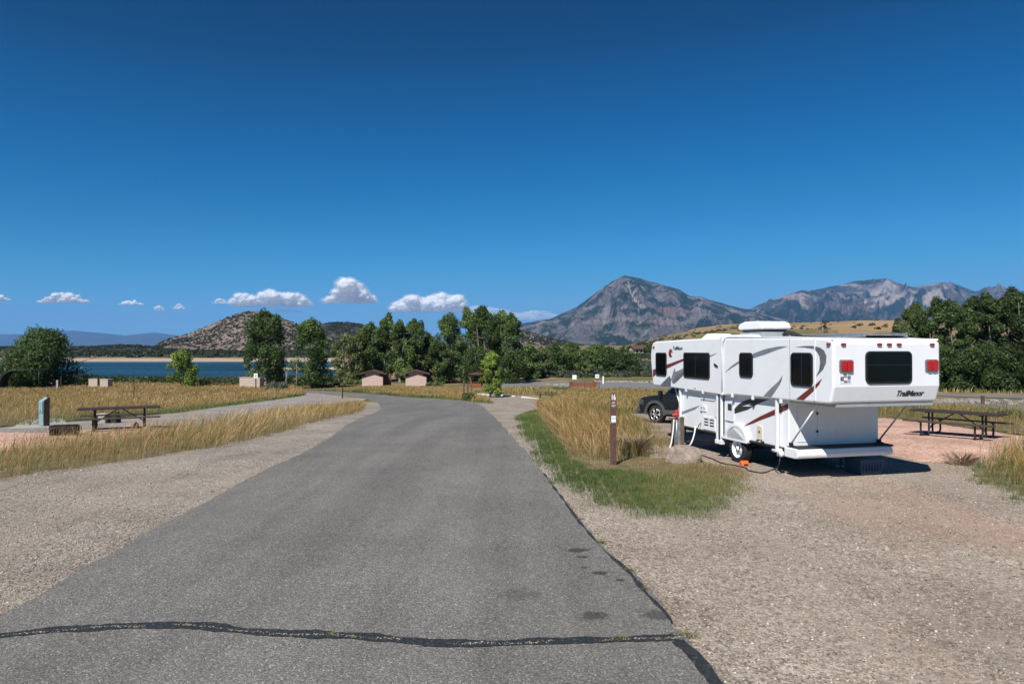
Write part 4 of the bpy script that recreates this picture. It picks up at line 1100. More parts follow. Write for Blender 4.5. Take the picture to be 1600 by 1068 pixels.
# ---- numbered site post
def site_post():
    x, y = G(958.5, 728); z = Tz(x, y)
    t = empty('site_marker_post', (x, y, z), R(3), 'maroon board post numbered 16 standing in the grass', 'site marker')
    m = MB(); m.prism(rrect(-.065, .065, -.02, 1.63, .01, 2), 'y', -.02, .02); m.build('post', M['post_brown'], t, bevel=.004)
    def text(s, size, loc, mat, name='lettering', bold=.02, sx=1):
        cu = bpy.data.curves.new('lettering', 'FONT'); cu.body = s; cu.size = size; cu.extrude = .001; cu.offset = bold * size; cu.align_x = 'CENTER'
        tmp = bpy.data.objects.new('tmp', cu); COL.objects.link(tmp)
        dg = bpy.context.evaluated_depsgraph_get(); me = bpy.data.meshes.new_from_object(tmp.evaluated_get(dg)); bpy.data.objects.remove(tmp)
        o = link(name, me, mat, t); o.location = loc; o.rotation_euler = (R(90), 0, 0); o.scale = (sx, 1, 1)
    text('16', .175, (-.004, -.0225, 1.475), M['text_white'], 'number', .03, .62)
    for z_, w_ in ((1.42, .03), (1.395, .04), (1.35, .045), (1.325, .04)):
        m = MB()
        k = -w_
        while k < w_:
            l = .008 + .012 * random.random(); m.box(k, min(k + l, w_), -.0225, -.0205, z_, z_ + .012); k += l + .006
        m.build('small_print', M['text_white'], t)
    m = MB(); m.box(-.052, .052, -.0235, -.0205, .98, 1.12); lb = m.build('label', M['sign_white'], t)
    m = MB(); m.box(-.045, .045, -.0255, -.0237, 1.045, 1.05); m.box(-.045, .045, -.0255, -.0237, 1.075, 1.08); m.build('small_print', M['light_decal'], lb)
    m = MB(); m.box(-.06, .06, -.0235, -.0205, .955, .975); m.build('band', M['light_decal'], t)
    m = MB(); m.lathe([(0, .03), (.09, .02), (.13, .0)], 'z', (0, 0, 0), 14); m.build('footing', M['concrete'], t)
site_post()

# ---- tow vehicle
def wheel_set(parent, name, loc, side, r=.37, w=.24):
    e = empty(name, loc); e.parent = parent
    s_ = side
    m = MB(); m.lathe([(r * .66, s_ * .0), (r * .72, s_ * .015), (r * .93, s_ * .0), (r * .985, s_ * -.03), (r, s_ * -.06), (r, s_ * -(w - .06)), (r * .985, s_ * -(w - .03)), (r * .9, s_ * -w), (r * .6, s_ * -w)], 'y', (0, 0, 0), 40); m.build('tyre', M['rubber'], e)
    m = MB(); m.lathe([(r * .67, s_ * .0), (r * .65, s_ * -.03), (r * .6, s_ * -.09), (0, s_ * -.1)], 'y', (0, 0, 0), 32); m.build('barrel', M['dark_steel'], e)
    m = MB()
    for k in range(6):
        a = 2 * math.pi * k / 6
        for da in (-.13, .13):
            c, s2 = math.cos(a + da), math.sin(a + da); c0, s0 = math.cos(a + da * .8), math.sin(a + da * .8)
            m.tube([(.05 * c0, s_ * -.005, .05 * s0), (r * .63 * c, s_ * -.012, r * .63 * s2)], [.022, .018], 6)
    m.lathe([(0, s_ * .01), (.05, s_ * .005), (.06, s_ * -.03)], 'y', (0, 0, 0), 18)
    m.lathe([(r * .66, s_ * -.02), (r * .665, s_ * .006), (r * .62, s_ * .004), (r * .61, s_ * -.03)], 'y', (0, 0, 0), 36)
    m.build('rim', M['alloy'], e)

def suv():
    h = Vector((-.58, .8146)); rv = Vector((h.y, -h.x))
    fx, fy = G(1027.5, 661)
    o = Vector((fx, fy)) - h * 1.4 + rv * .82
    rz = math.atan2(h.y, h.x)
    za = Tz(*(o + h * 1.4)); zb = Tz(*(o - h * 1.4))
    t = empty('parked_car', (o.x, o.y, (za + zb) / 2), rz, 'dark blue sport utility vehicle parked in front of the trailer', 'car')
    t.rotation_euler = (0, -math.atan2(za - zb, 2.8), rz)
    def arch(cx, r, n=10): return [(cx + r * math.cos(math.pi * k / n), .38 + r * math.sin(math.pi * k / n)) for k in range(n + 1)]
    prof = [(-2.25, .42)] + [p for p in arch(-1.4, .45)[::-1]] + [p for p in arch(1.4, .45)[::-1]] + [(2.2, .42), (2.27, .6), (2.24, .86), (2.12, 1.0), (1.7, 1.07), (1.0, 1.13), (.9, 1.16), (-2.15, 1.14), (-2.25, 1.05), (-2.3, .7)]
    m = MB(); m.prism(prof, 'y', -.93, .93)
    body = m.build('body', M['car'], t, bevel=.05, seg=3)
    bm = bmesh.new(); bm.from_mesh(body.data); bmesh.ops.triangulate(bm, faces=[f for f in bm.faces if len(f.verts) > 4]); bm.to_mesh(body.data); bm.free()
    # cabin, tapering upwards
    low = [(1.02, 1.12), (-2.15, 1.12)]; 
    m = MB()
    A = [(1.02, .86, 1.12), (-2.2, .86, 1.12), (-1.98, .68, 1.74), (.25, .68, 1.76)]
    B = [(x, -y, z) for x, y, z in A]
    m.add(A + B, [(0, 1, 2, 3), (7, 6, 5, 4), (0, 3, 7, 4), (3, 2, 6, 7), (2, 1, 5, 6), (1, 0, 4, 5)])
    cab = m.build('cabin', M['car'], t, bevel=.05, seg=3)
    for s_ in (1, -1):
        for (x0, x1, x2, x3) in ((.82, -.2, -.2, .22), (-.28, -1.15, -1.15, -.28), (-1.23, -2.05, -1.92, -1.23)):
            def yy(z): return s_ * (.86 - (z - 1.12) / .63 * .18 + .008)
            m = MB(); m.add([(x0, yy(1.19), 1.19), (x1, yy(1.19), 1.19), (x2, yy(1.64), 1.64), (x3, yy(1.64), 1.64)] + [(x0, yy(1.19) - s_ * .03, 1.19), (x1, yy(1.19) - s_ * .03, 1.19), (x2, yy(1.64) - s_ * .03, 1.64), (x3, yy(1.64) - s_ * .03, 1.64)],
                            [(0, 1, 2, 3), (7, 6, 5, 4), (0, 4, 5, 1), (1, 5, 6, 2), (2, 6, 7, 3), (3, 7, 4, 0)])
            m.build('side_window', M['glass'], cab)
        # fender flares
        for cx in (1.4, -1.4):
            o1 = [(cx + .53 * math.cos(math.pi * k / 12), .36 + .55 * math.sin(math.pi * k / 12)) for k in range(13)]
            i1 = [(cx + .43 * math.cos(math.pi * k / 12), .36 + .44 * math.sin(math.pi * k / 12)) for k in range(13)]
            m = MB()
            for k in range(12): m.prism([i1[k], o1[k], o1[k + 1], i1[k + 1]], 'y', s_ * .90, s_ * .975)
            m.build('wheel_arch', M['car_trim'], body)
        m = MB(); m.prism([(-.95, .40), (.95, .40), (.95, .56), (-.95, .56)], 'y', s_ * .92, s_ * .955); m.build('sill_cladding', M['car_trim'], body)
        m = MB(); m.box(.95, 1.08, s_ * .95 if s_ > 0 else -1.12, s_ * 1.12 if s_ > 0 else -.95, 1.1, 1.28); m.build('side_mirror', M['car'], cab, bevel=.03)
        for x in (.95, -.2, -1.2):
            m = MB(); m.box(x - .004, x + .004, min(s_ * .931, s_ * .925), max(s_ * .931, s_ * .925), .55, 1.1); m.build('door_gap', M['black'], body)
        for x in (.0, -1.0):
            m = MB(); m.box(x - .1, x + .1, min(s_ * .93, s_ * .96), max(s_ * .93, s_ * .96), .96, .99); m.build('door_handle', M['car_trim'], body, bevel=.008)
        m = MB(); m.prism([(2.0, .72), (2.26, .74), (2.2, .95), (1.98, .92)], 'y', s_ * .62, s_ * .935); m.build('headlight', M['lamp_glass'], body, bevel=.02)
        m = MB(); m.prism([(-2.31, .75), (-2.12, .75), (-2.12, 1.1), (-2.28, 1.1)], 'y', s_ * .72, s_ * .935); m.build('tail_light', M['lens'], body, bevel=.02)
    m = MB(); m.add([(.97, .78, 1.16), (.97, -.78, 1.16), (.3, -.64, 1.70), (.3, .64, 1.70), (.99, .78, 1.18), (.99, -.78, 1.18), (.32, -.64, 1.72), (.32, .64, 1.72)], [(0, 1, 2, 3), (7, 6, 5, 4), (0, 4, 5, 1), (1, 5, 6, 2), (2, 6, 7, 3), (3, 7, 4, 0)])
    m.build('windshield', M['glass'], cab)
    m = MB(); m.prism(rrect(-.93, .93, .38, .70, .1, 4), 'x', 2.15, 2.40); m.build('front_bumper', M['car_trim'], t, bevel=.05, seg=3)
    m = MB(); m.prism(rrect(-.93, .93, .40, .66, .08, 4), 'x', -2.4, -2.2); m.build('rear_bumper', M['car_trim'], t, bevel=.04, seg=3)
    m = MB(); m.box(2.23, 2.29, -.55, .55, .72, .92); m.build('grille', M['black'], body, bevel=.01)
    m = MB()
    for y in (-.6, .6): m.tube([(-.0, y, 1.80), (-1.8, y, 1.79)], .02)
    m.build('roof_rail', M['dark_steel'], cab)
    m = MB(); m.box(-2.1, 2.0, -.7, .7, .3, .5); m.build('underbody', M['frame_black'], t)
    for x in (1.4, -1.4):
        for s_ in (1, -1): wheel_set(t, 'wheel', (x, s_ * .93, .37), s_)
suv()

# ---- picnic tables
def picnic_table():
    t = empty('picnic_table', (0, 0, 0))
    m = MB()
    for k in range(5): m.box(-1.2, 1.2, -.375 + k * .152, -.375 + k * .152 + .142, .705, .75)
    m.build('tabletop', M['table_brown'], t, bevel=.006)
    for s_ in (-1, 1):
        m = MB()
        for k in range(2): y = s_ * .70 + (k - 1) * .135; m.box(-1.2, 1.2, y, y + .128, .425, .465)
        m.build('bench', M['bench_wood'], t, bevel=.006)
    for x in (-.72, .72):
        m = MB()
        for s_ in (-1, 1):
            m.tube(smooth_path([(x, s_ * .13, .71), (x, s_ * .13, .4), (x, s_ * .13, .12), (x, s_ * .2, .035), (x, s_ * .3, .03), (x, s_ * .58, .03), (x, s_ * .67, .05), (x, s_ * .70, .14), (x, s_ * .70, .43)], 5), .03)
        m.tube([(x, -.13, .22), (x, .13, .22)], .02); m.box(x - .03, x + .03, -.34, .34, .675, .705)
        for s_ in (-1, 1): m.box(x - .03, x + .03, s_ * .70 - .13, s_ * .70 + .13, .405, .426)
        m.build('leg_frame', M['dark_steel'], t)
        m = MB(); m.tube([(x, 0, .25), (x * .08, 0, .70)], .017); m.build('brace', M['dark_steel'], t)
    return t
PT = picnic_table()
def put_table(o, x, y, ang, label, slope=True):
    o.location = (x, y, Tz(x, y) + .02); o.rotation_euler = (0, 0, ang)
    tag(o, label, 'picnic table', 'picnic tables of the campground')
put_table(PT, 13.4, 20.6, math.atan2(-.8, .6), 'dark brown picnic table on pink gravel at the right, behind the trailer')
o = copy_tree(PT); put_table(o, -13.1, 22.85, R(27), 'dark brown picnic table at the left behind tall dry grass')
x, y = G(853, 622); o = copy_tree(PT); put_table(o, x, y, R(-8), 'small far picnic table beside the pale wheel stops')

# ================================================================== VEGETATION
def grass(name, poly, dens, h, w, cols, label, cat, seed, lean=(.12, 0.0), patch=1.0, head=0.0, edge=0.0, near=0.0, extra=None, cut=None, zoff=0.02, hp=None, edge_w=1.0):
    """blades of real grass over a piece of ground. cols: list of (rgb, weight)"""
    rng = np.random.default_rng(seed)
    P = np.array(poly); x0, y0 = P.min(0); x1, y1 = P.max(0)
    n = int(dens * (x1 - x0) * (y1 - y0))
    x = rng.uniform(x0, x1, n); y = rng.uniform(y0, y1, n)
    # tufts: pull blades to their tuft centre
    tc = rng.normal(0, .05, (2, n)); cell = .34
    cx = (np.floor(x / cell) + vnoise(np.floor(x / cell) * 7.3, np.floor(y / cell) * 3.1, 5)) * cell
    cy = (np.floor(y / cell) + vnoise(np.floor(x / cell) * 1.7, np.floor(y / cell) * 9.7, 6)) * cell
    pull = patch * .55
    x = x * (1 - pull) + (cx + tc[0]) * pull; y = y * (1 - pull) + (cy + tc[1]) * pull
    k = inside(poly, x, y)
    if cut is not None:
        for c in cut: k &= ~inside(c, x, y)
    fz = fbm(x * .55, y * .55, 4, seed + 2)
    k &= rng.uniform(0, 1, n) < np.clip((fz - .22) * 3.2 * 1.0, .12, 1)
    x = x[k]; y = y[k]; n = len(x)
    if n == 0: return
    # thin out and shorten towards the margin, and let some blades stray past it
    dmin = np.full(n, 9.0)
    for i in range(len(P)):
        a_ = P[i]; b_ = P[(i + 1) % len(P)]; ab = b_ - a_; L2 = max((ab ** 2).sum(), 1e-9)
        tt = np.clip(((x - a_[0]) * ab[0] + (y - a_[1]) * ab[1]) / L2, 0, 1)
        dmin = np.minimum(dmin, np.hypot(x - a_[0] - ab[0] * tt, y - a_[1] - ab[1] * tt))
    dmin = dmin + (fbm(x * 1.3, y * 1.3, 4, seed + 12) - .5) * .9 * edge_w
    k = rng.uniform(0, 1, n) < np.clip(dmin / (.45 * edge_w) + .12, 0, 1)
    x = x[k]; y = y[k]; dmin = dmin[k]; n = len(x)
    sh = np.clip(.5 + dmin / (.6 * edge_w), .4, 1)
    st_ = rng.uniform(0, 1, n) < .25; x = x + np.where(st_, rng.normal(0, .16 * edge_w, n), 0); y = y + np.where(st_, rng.normal(0, .16 * edge_w, n), 0)
    big = fbm(x * .35, y * .35, 4, seed + 3)
    hh = rng.uniform(h[0], h[1], n) * (.55 + .9 * big) * (.7 + .6 * vnoise(np.floor(x / cell), np.floor(y / cell), 8))
    hh = hh * sh
    if hp is not None: hh = hh * hp(x, y)
    z = T(x, y) + zoff
    ang = rng.uniform(0, 2 * np.pi, n)
    ln = rng.uniform(.05, .75, n) ** 1.2 * hh
    dx = np.cos(ang) * ln + lean[0] * hh * 1.6 + (fbm(x * .8, y * .8, 3, seed + 7) - .5) * hh * .7
    dy = np.sin(ang) * ln + lean[1] * hh * 1.6
    ww = rng.uniform(.6, 1.3, n) * w * np.maximum(1, y / 26.0)
    fa = rng.uniform(-.7, .7, n)
    ax = np.cos(fa) * ww * .5; ay = np.sin(fa) * ww * .5
    if head > 0:
        hd = np.where(rng.uniform(0, 1, n) < head, 1.9, .8)
        ts = [0, .45, .78, 1.0]; ws = [np.ones(n), np.full(n, .8), hd, None]
    else:
        ts = [0, .55, 1.0]; ws = [np.ones(n), np.full(n, .8), None]
    rows = []
    for t_, w_ in zip(ts, ws):
        px_ = x + dx * t_ ** 1.8; py_ = y + dy * t_ ** 1.8
        pz = z + hh * (t_ - .18 * t_ * t_ * (np.hypot(dx, dy) / (hh + 1e-6)))
        if w_ is None: rows.append(np.stack([px_, py_, pz], -1))
        else:
            rows.append(np.stack([px_ - ax * w_, py_ - ay * w_, pz], -1)); rows.append(np.stack([px_ + ax * w_, py_ + ay * w_, pz], -1))
    V = np.stack(rows, 1); nv = V.shape[1]
    base = (np.arange(n) * nv)[:, None]
    if head > 0: fc = np.array([[0, 1, 3, 2], [2, 3, 5, 4]]).ravel(); cn = [4, 4, 3]; fc = np.concatenate([fc, [4, 5, 6]])
    else: fc = np.array([0, 1, 3, 2, 2, 3, 4]); cn = [4, 3]
    FF = (base + fc[None, :]).ravel(); counts = np.tile(cn, n)
    cs = np.array([c[0] for c in cols]); wt = np.array([c[1] for c in cols], float)
    sel = fbm(x * .22 + 5, y * .22, 4, seed + 4) * .75 + rng.uniform(0, 1, n) * .35 + (vnoise(np.floor(x / cell), np.floor(y / cell), 9) - .5) * .2
    if extra is not None: sel = sel + extra(x, y)
    cw = np.cumsum(wt) / wt.sum(); q = np.clip((sel - .3) / .55, 0, .9999)
    idx = np.searchsorted(cw, q)
    c = cs[np.clip(idx, 0, len(cs) - 1)] * rng.uniform(.7, 1.3, (n, 1))
    C3 = np.repeat(c[:, None, :], nv, 1)
    if head > 0:
        seed_c = c * np.array([1.25, 1.12, .95]); C3[:, 4:, :] = seed_c[:, None, :]
    o = np_mesh(name, V.reshape(-1, 3), FF, counts, M['blade'], C3.reshape(-1, 3))
    tag(o, label, cat, kind='stuff')
    return o

GOLD = (.36, .235, .095); STRAW = (.39, .29, .15); PALE = (.5, .4, .25); OLIVE = (.17, .17, .06); GREEN = (.115, .175, .042); DGREEN = (.055, .1, .026); BROWN = (.22, .14, .07); DULL = (.24, .19, .095)
# tall dry band left of the road
grass('dry_grass', band_poly, 190, (.2, .6), .0055, [(OLIVE, 1.8), (BROWN, .8), (GREEN, .8), (GOLD, 2.2), (STRAW, 2.0), (DULL, 1.6), (OLIVE, 1.5), (GOLD, 1.8), (PALE, .5)], 'tall golden dry grass in a long band left of the road', 'dry grass', 101, (.14, 0), 1.0, head=.4, zoff=.02,
      extra=lambda x, y: np.clip((x + 14) * .012, -.05, .16), hp=lambda x, y: .82 + .35 * sstep(-14, -8, x))
grass('green_grass', band_poly, 60, (.08, .25), .006, [(GREEN, 1), (OLIVE, 2), (DULL, 1)], 'green undergrowth along the left grass band', 'grass', 121, (.05, 0), .8)
# short turf by the site post and the tall golden clump behind it
TALL_PX = [(840, 641), (846, 656), (858, 672), (872, 690), (884, 706), (893, 719), (925, 724), (962, 722), (1000, 720), (1028, 714), (1030, 700), (1022, 690), (1015, 678), (1000, 664), (985, 652), (960, 646), (900, 642)]
tall_poly = GP(TALL_PX)
grass('green_grass', inset(green_poly, -.22), 2200, (.03, .115), .0045, [(DGREEN, 1), (GREEN, 2.2), (OLIVE, 2.2), (GREEN, 1.2), ((.22, .21, .08), 2.4), (STRAW, 1.5), (BROWN, .4)], 'short green turf around the numbered post', 'grass', 102, (.02, 0), .2, cut=[tall_poly, dirt_poly],
      extra=lambda x, y: np.clip((x - 2.4) * .10, -.22, .13) + np.clip((y - 12.6) * .05, -.08, .1))
grass('dry_grass', dirt_poly, 260, (.03, .1), .006, [(BROWN, 1), (STRAW, 2), (OLIVE, 1), (PALE, .6)], 'sparse short straw on the bare patch beside the post', 'dry grass', 103, (.02, 0), .8)
grass('dry_grass', tall_poly, 400, (.28, .84), .0055, [(OLIVE, 1.2), (BROWN, 1), (GOLD, 3.0), (STRAW, 2.6), (PALE, .9), (DULL, 1.4), (GOLD, 2.0), (OLIVE, 1.6)], 'tall golden grass clump leaning behind the numbered post', 'dry grass', 104, (-.17, -.05), 1.0, head=.55,
      extra=lambda x, y: np.clip((x - 2.4) * .16, -.02, .3), hp=lambda x, y: np.clip(1.0 - .2 * np.maximum(x - 2.4, 0), .4, 1) * (.8 + .2 * sstep(15.5, 19, y)))
grass('green_grass', tall_poly, 160, (.2, .5), .006, [(GREEN, 2), (OLIVE, 2)], 'green undergrowth at the foot of the golden clump', 'grass', 105, (0, 0), .8)
# right-hand edge
edge_tall = GP([(1535, 728), (1560, 716), (1600, 708), (1800, 722), (1800, 800), (1600, 772), (1560, 757), (1540, 745)])
grass('green_grass', edge_poly, 520, (.05, .2), .005, [(GREEN, 2), (DGREEN, 1), (OLIVE, 2), (BROWN, .5), (STRAW, 1)], 'low green grass at the right edge of the gravel pad', 'grass', 106, (0, 0), 1.0)
grass('dry_grass', edge_tall, 300, (.4, .85), .0055, [(OLIVE, 2), (GREEN, .8), (GOLD, 1.8), (BROWN, 1.4), (STRAW, 1.4), (OLIVE, 1)], 'tall mixed dry grass at the right edge of the photo', 'dry grass', 107, (.05, 0), 1.0, head=.5)
# fields beyond
field_left = GP([(-140, 678), (38, 664), (157, 654), (300, 640), (379, 629.5), (430, 623), (476, 616.5), (474, 611), (462, 604), (300, 599), (100, 599), (-140, 601)])
sheet('turf', field_left, .03, M['straw_soil'], 1.5, .2, seed=20)
grass('dry_grass', field_left, 42, (.28, .62), .008, [(OLIVE, 1.8), (BROWN, 1.4), (DULL, 2.4), (GOLD, 1.2), (STRAW, 1.2), (DULL, 1.5), ((.12, .14, .055), 1.2), (PALE, .3)], 'wide field of brown and straw grass beyond the left table', 'dry grass', 108, (.08, 0), .8, head=.5)
grass('green_grass', GP([(-140, 684), (38, 668), (157, 658), (300, 643), (379, 632.5), (440, 624), (478, 618), (476, 614), (379, 628), (300, 638), (157, 650), (38, 660), (-140, 674)]), 55, (.1, .28), .014, [(DGREEN, 2), (GREEN, 2), (OLIVE, 1)], 'green grass verge along the far side of the branch path', 'grass', 109)
north = GP([(470, 609), (520, 610.6), (560, 613.6), (600, 616.6), (672, 622), (720, 625.6), (745, 629), (772, 630), (758, 622), (744, 616.5), (750, 611), (735, 606), (700, 603.5), (560, 602), (480, 603)])
sheet('turf', north, .03, M['straw_soil'], 1.5, .2, seed=21)
grass('dry_grass', north, 34, (.25, .6), .008, [(OLIVE, 1.6), (DULL, 1.4), (GOLD, 2.0), (STRAW, 1.6), (OLIVE, 1.4)], 'dry grass strip between the road bend and the restrooms', 'dry grass', 110, (.08, 0), .8, head=.4, hp=lambda x, y: 1 - .55 * sstep(85, 120, y))
grass('green_grass', GP([(480, 611), (520, 611.5), (560, 614.3), (600, 617.3), (672, 623), (720, 626.5), (745, 630), (774, 631), (760, 624), (720, 621), (672, 618), (600, 612.5), (560, 609.5)]), 30, (.15, .4), .016, [(DGREEN, 2), (GREEN, 1.5), (OLIVE, 1.5)], 'green grass verge on the far side of the road bend', 'grass', 111)
mid = GP([(862, 634), (846, 641), (905, 645), (960, 645), (1015, 645.5), (1100, 650), (1385, 652), (1440, 657), (1500, 666), (1600, 680), (1800, 704), (1800, 670), (1600, 650), (1500, 643), (1436, 638), (1250, 623), (1120, 614.5), (1020, 611), (940, 610.3), (895, 609.5), (880, 612), (870, 622)])
sheet('turf', mid, .03, M['straw_soil'], 1.5, .2, seed=22)
grass('dry_grass', mid, 62, (.28, .66), .0075, [(OLIVE, 2), ((.12, .14, .05), 1.2), (DULL, 1.6), (GOLD, 1.5), (STRAW, 1.5), (PALE, .3), (OLIVE, 1.6)], 'olive and straw grass between the pad and the far road', 'dry grass', 112, (.05, 0), .9, head=.5)
grass('green_grass', GP([(955, 647), (985, 646), (1012, 645), (1050, 647), (1100, 650), (1100, 640), (1000, 637), (960, 640)]), 50, (.15, .3), .014, [(DGREEN, 2), (GREEN, 2)], 'green grass streak beside the tow vehicle', 'grass', 113)
stops_strip = GP([(764, 613), (800, 616), (838, 618.5), (890, 622), (880, 612), (890, 608), (860, 606), (770, 607.5), (755, 609)])
grass('dry_grass', stops_strip, 12, (.3, .6), .016, [(OLIVE, 2), (STRAW, 1.5), (GREEN, 1)], 'grass behind the pale wheel stops', 'dry grass', 114, (.05, 0), .9, head=.3)
far_strip = GP([(1300, 606), (1470, 613.5), (1600, 616), (1800, 620), (1800, 610), (1600, 607), (1470, 605), (1300, 602)])
grass('dry_grass', far_strip, 3, (.5, .9), .03, [(OLIVE, 2), (STRAW, 2), (GREEN, 1)], 'grass verge in front of the right-hand cottonwoods', 'dry grass', 115, (.05, 0), .9)

# small weeds in the cracks
for i, (px, py, s, l) in enumerate(((972, 1003, .05, 'small green weed in the middle of the tar seam'), (1074, 999, .075, 'small yellow-green weed at the right end of the tar seam'), (941, 851, .07, 'small weed on the broken edge of the asphalt'), (519, 996, .035, 'tiny weed in the tar seam left of centre'),
                                    (984, 895, .05, 'weed at the asphalt edge beside the oil spots'), (861, 757, .06, 'short weed between asphalt and turf'), (905, 815, .05, 'low weed on the dark edge crack above the oil spots'), (1008, 925, .035, 'tiny weed low on the dark edge crack'))):
    x, y = G(px, py); rng = np.random.default_rng(i); n = 60
    a = rng.uniform(0, 6.28, n); r_ = rng.uniform(0, s, n); hgt = rng.uniform(.01, .035, n) * (s / .05)
    bx = x + np.cos(a) * r_ * 1.6; by = y + np.sin(a) * r_ * .7; bz = np.full(n, Tz(x, y) + .035)
    tx = bx + rng.normal(0, .02, n); ty = by + rng.normal(0, .02, n)
    V = np.stack([np.stack([bx - .004, by, bz], -1), np.stack([bx + .004, by, bz], -1), np.stack([tx, ty, bz + hgt], -1)], 1).reshape(-1, 3)
    cc = np.repeat(np.array([[.16, .16, .055]]) * rng.uniform(.6, 1.5, (n, 1)), 3, 0)
    tag(np_mesh('weed', V, np.arange(3 * n), np.full(n, 3), M['blade'], cc), l, 'weed')

def clump_plant(name, px, py, h, spread, n, cols, label, cat, seed, w=.006, loc=None):
    x, y = loc if loc else G(px, py); rng = np.random.default_rng(seed); z = Tz(x, y)
    a = rng.uniform(0, 6.28, n); r0 = rng.uniform(0, spread * .35, n); bx = np.cos(a) * r0; by = np.sin(a) * r0
    hh = h * rng.uniform(.4, 1, n); out = rng.uniform(.2, 1, n) * spread
    a2 = a + rng.normal(0, .5, n); tx = bx + np.cos(a2) * out; ty = by + np.sin(a2) * out
    ww = w * rng.uniform(.6, 1.3, n)
    V = np.stack([np.stack([bx - ww, by, 0 * bx], -1), np.stack([bx + ww, by, 0 * bx], -1), np.stack([(bx + tx) / 2 - ww + rng.normal(0, .02, n), (by + ty) / 2, hh * .65], -1), np.stack([(bx + tx) / 2 + ww, (by + ty) / 2, hh * .65], -1), np.stack([tx, ty, hh], -1)], 1).reshape(-1, 3)
    F_ = (np.arange(n)[:, None] * 5 + np.array([[0, 1, 3, 2, 2, 3, 4]])).ravel()
    c = np.array(cols)[rng.integers(0, len(cols), n)] * rng.uniform(.7, 1.3, (n, 1))
    o = np_mesh(name, V, F_, np.tile([4, 3], n), M['blade'], np.repeat(c, 5, 0)); o.location = (x, y, z)
    return tag(o, label, cat)
clump_plant('dry_shrub', 990, 712, .55, .5, 900, [(.3, .22, .15), (.22, .16, .11), (.38, .3, .2)], 'brown twiggy dry shrub right of the numbered post', 'shrub', 5, .004)
clump_plant('dry_shrub', 1503, 727, .36, .5, 170, [(.4, .25, .18), (.3, .2, .15), (.42, .32, .2)], 'reddish twiggy shrub at the edge of the pink gravel', 'shrub', 6, .004)
clump_plant('grass_tuft', 790, 632, .4, .45, 10, [OLIVE, STRAW, GREEN], 'low grass tuft on the gravel beside the golden clump', 'grass tuft', 7, .01)

# ---- trees
def leaf_cloud(rng, clumps, nleaf, size, tone, tvar=.35, hollow=.55, squash=1.0):
    rad = np.array([c[3] for c in clumps]); wgt = rad ** 2; wgt = wgt / wgt.sum()
    ci = rng.choice(len(clumps), nleaf, p=wgt)
    C_ = np.array([c[:3] for c in clumps])[ci]; Rr = rad[ci]
    d = rng.normal(0, 1, (nleaf, 3)); d /= np.linalg.norm(d, axis=1)[:, None]
    rr = Rr * (hollow + (1.16 - hollow) * rng.uniform(0, 1, nleaf) ** .7)
    rr *= (.66 + .74 * fbm(d[:, 0] * 3 + ci * 5.1, d[:, 1] * 3 + d[:, 2] * 4, 2, 4))
    P = C_ + d * rr[:, None] * np.array([1, 1, squash])
    nrm = d + rng.normal(0, .55, (nleaf, 3)) + np.array([0, 0, .25]); nrm /= np.linalg.norm(nrm, axis=1)[:, None]
    t1 = np.cross(nrm, rng.normal(0, 1, (nleaf, 3))); t1 /= np.linalg.norm(t1, axis=1)[:, None] + 1e-9
    t2 = np.cross(nrm, t1); s = size * rng.uniform(.6, 1.35, nleaf)[:, None]
    V = np.stack([P - t1 * s * .5, P - t2 * s * .32, P + t1 * s * .5, P + t2 * s * .32], 1).reshape(-1, 3)
    ct = np.clip(1 + rng.normal(0, .24, len(clumps)), .5, 1.7)[ci]
    yel = rng.uniform(0, 1, nleaf) < .12
    col = np.array(tone)[None, :] * ct[:, None] * rng.uniform(1 - tvar, 1 + tvar, (nleaf, 1))
    col[yel] = col[yel] * np.array([1.5, 1.25, 1.0])
    return V, np.repeat(col, 4, 0)

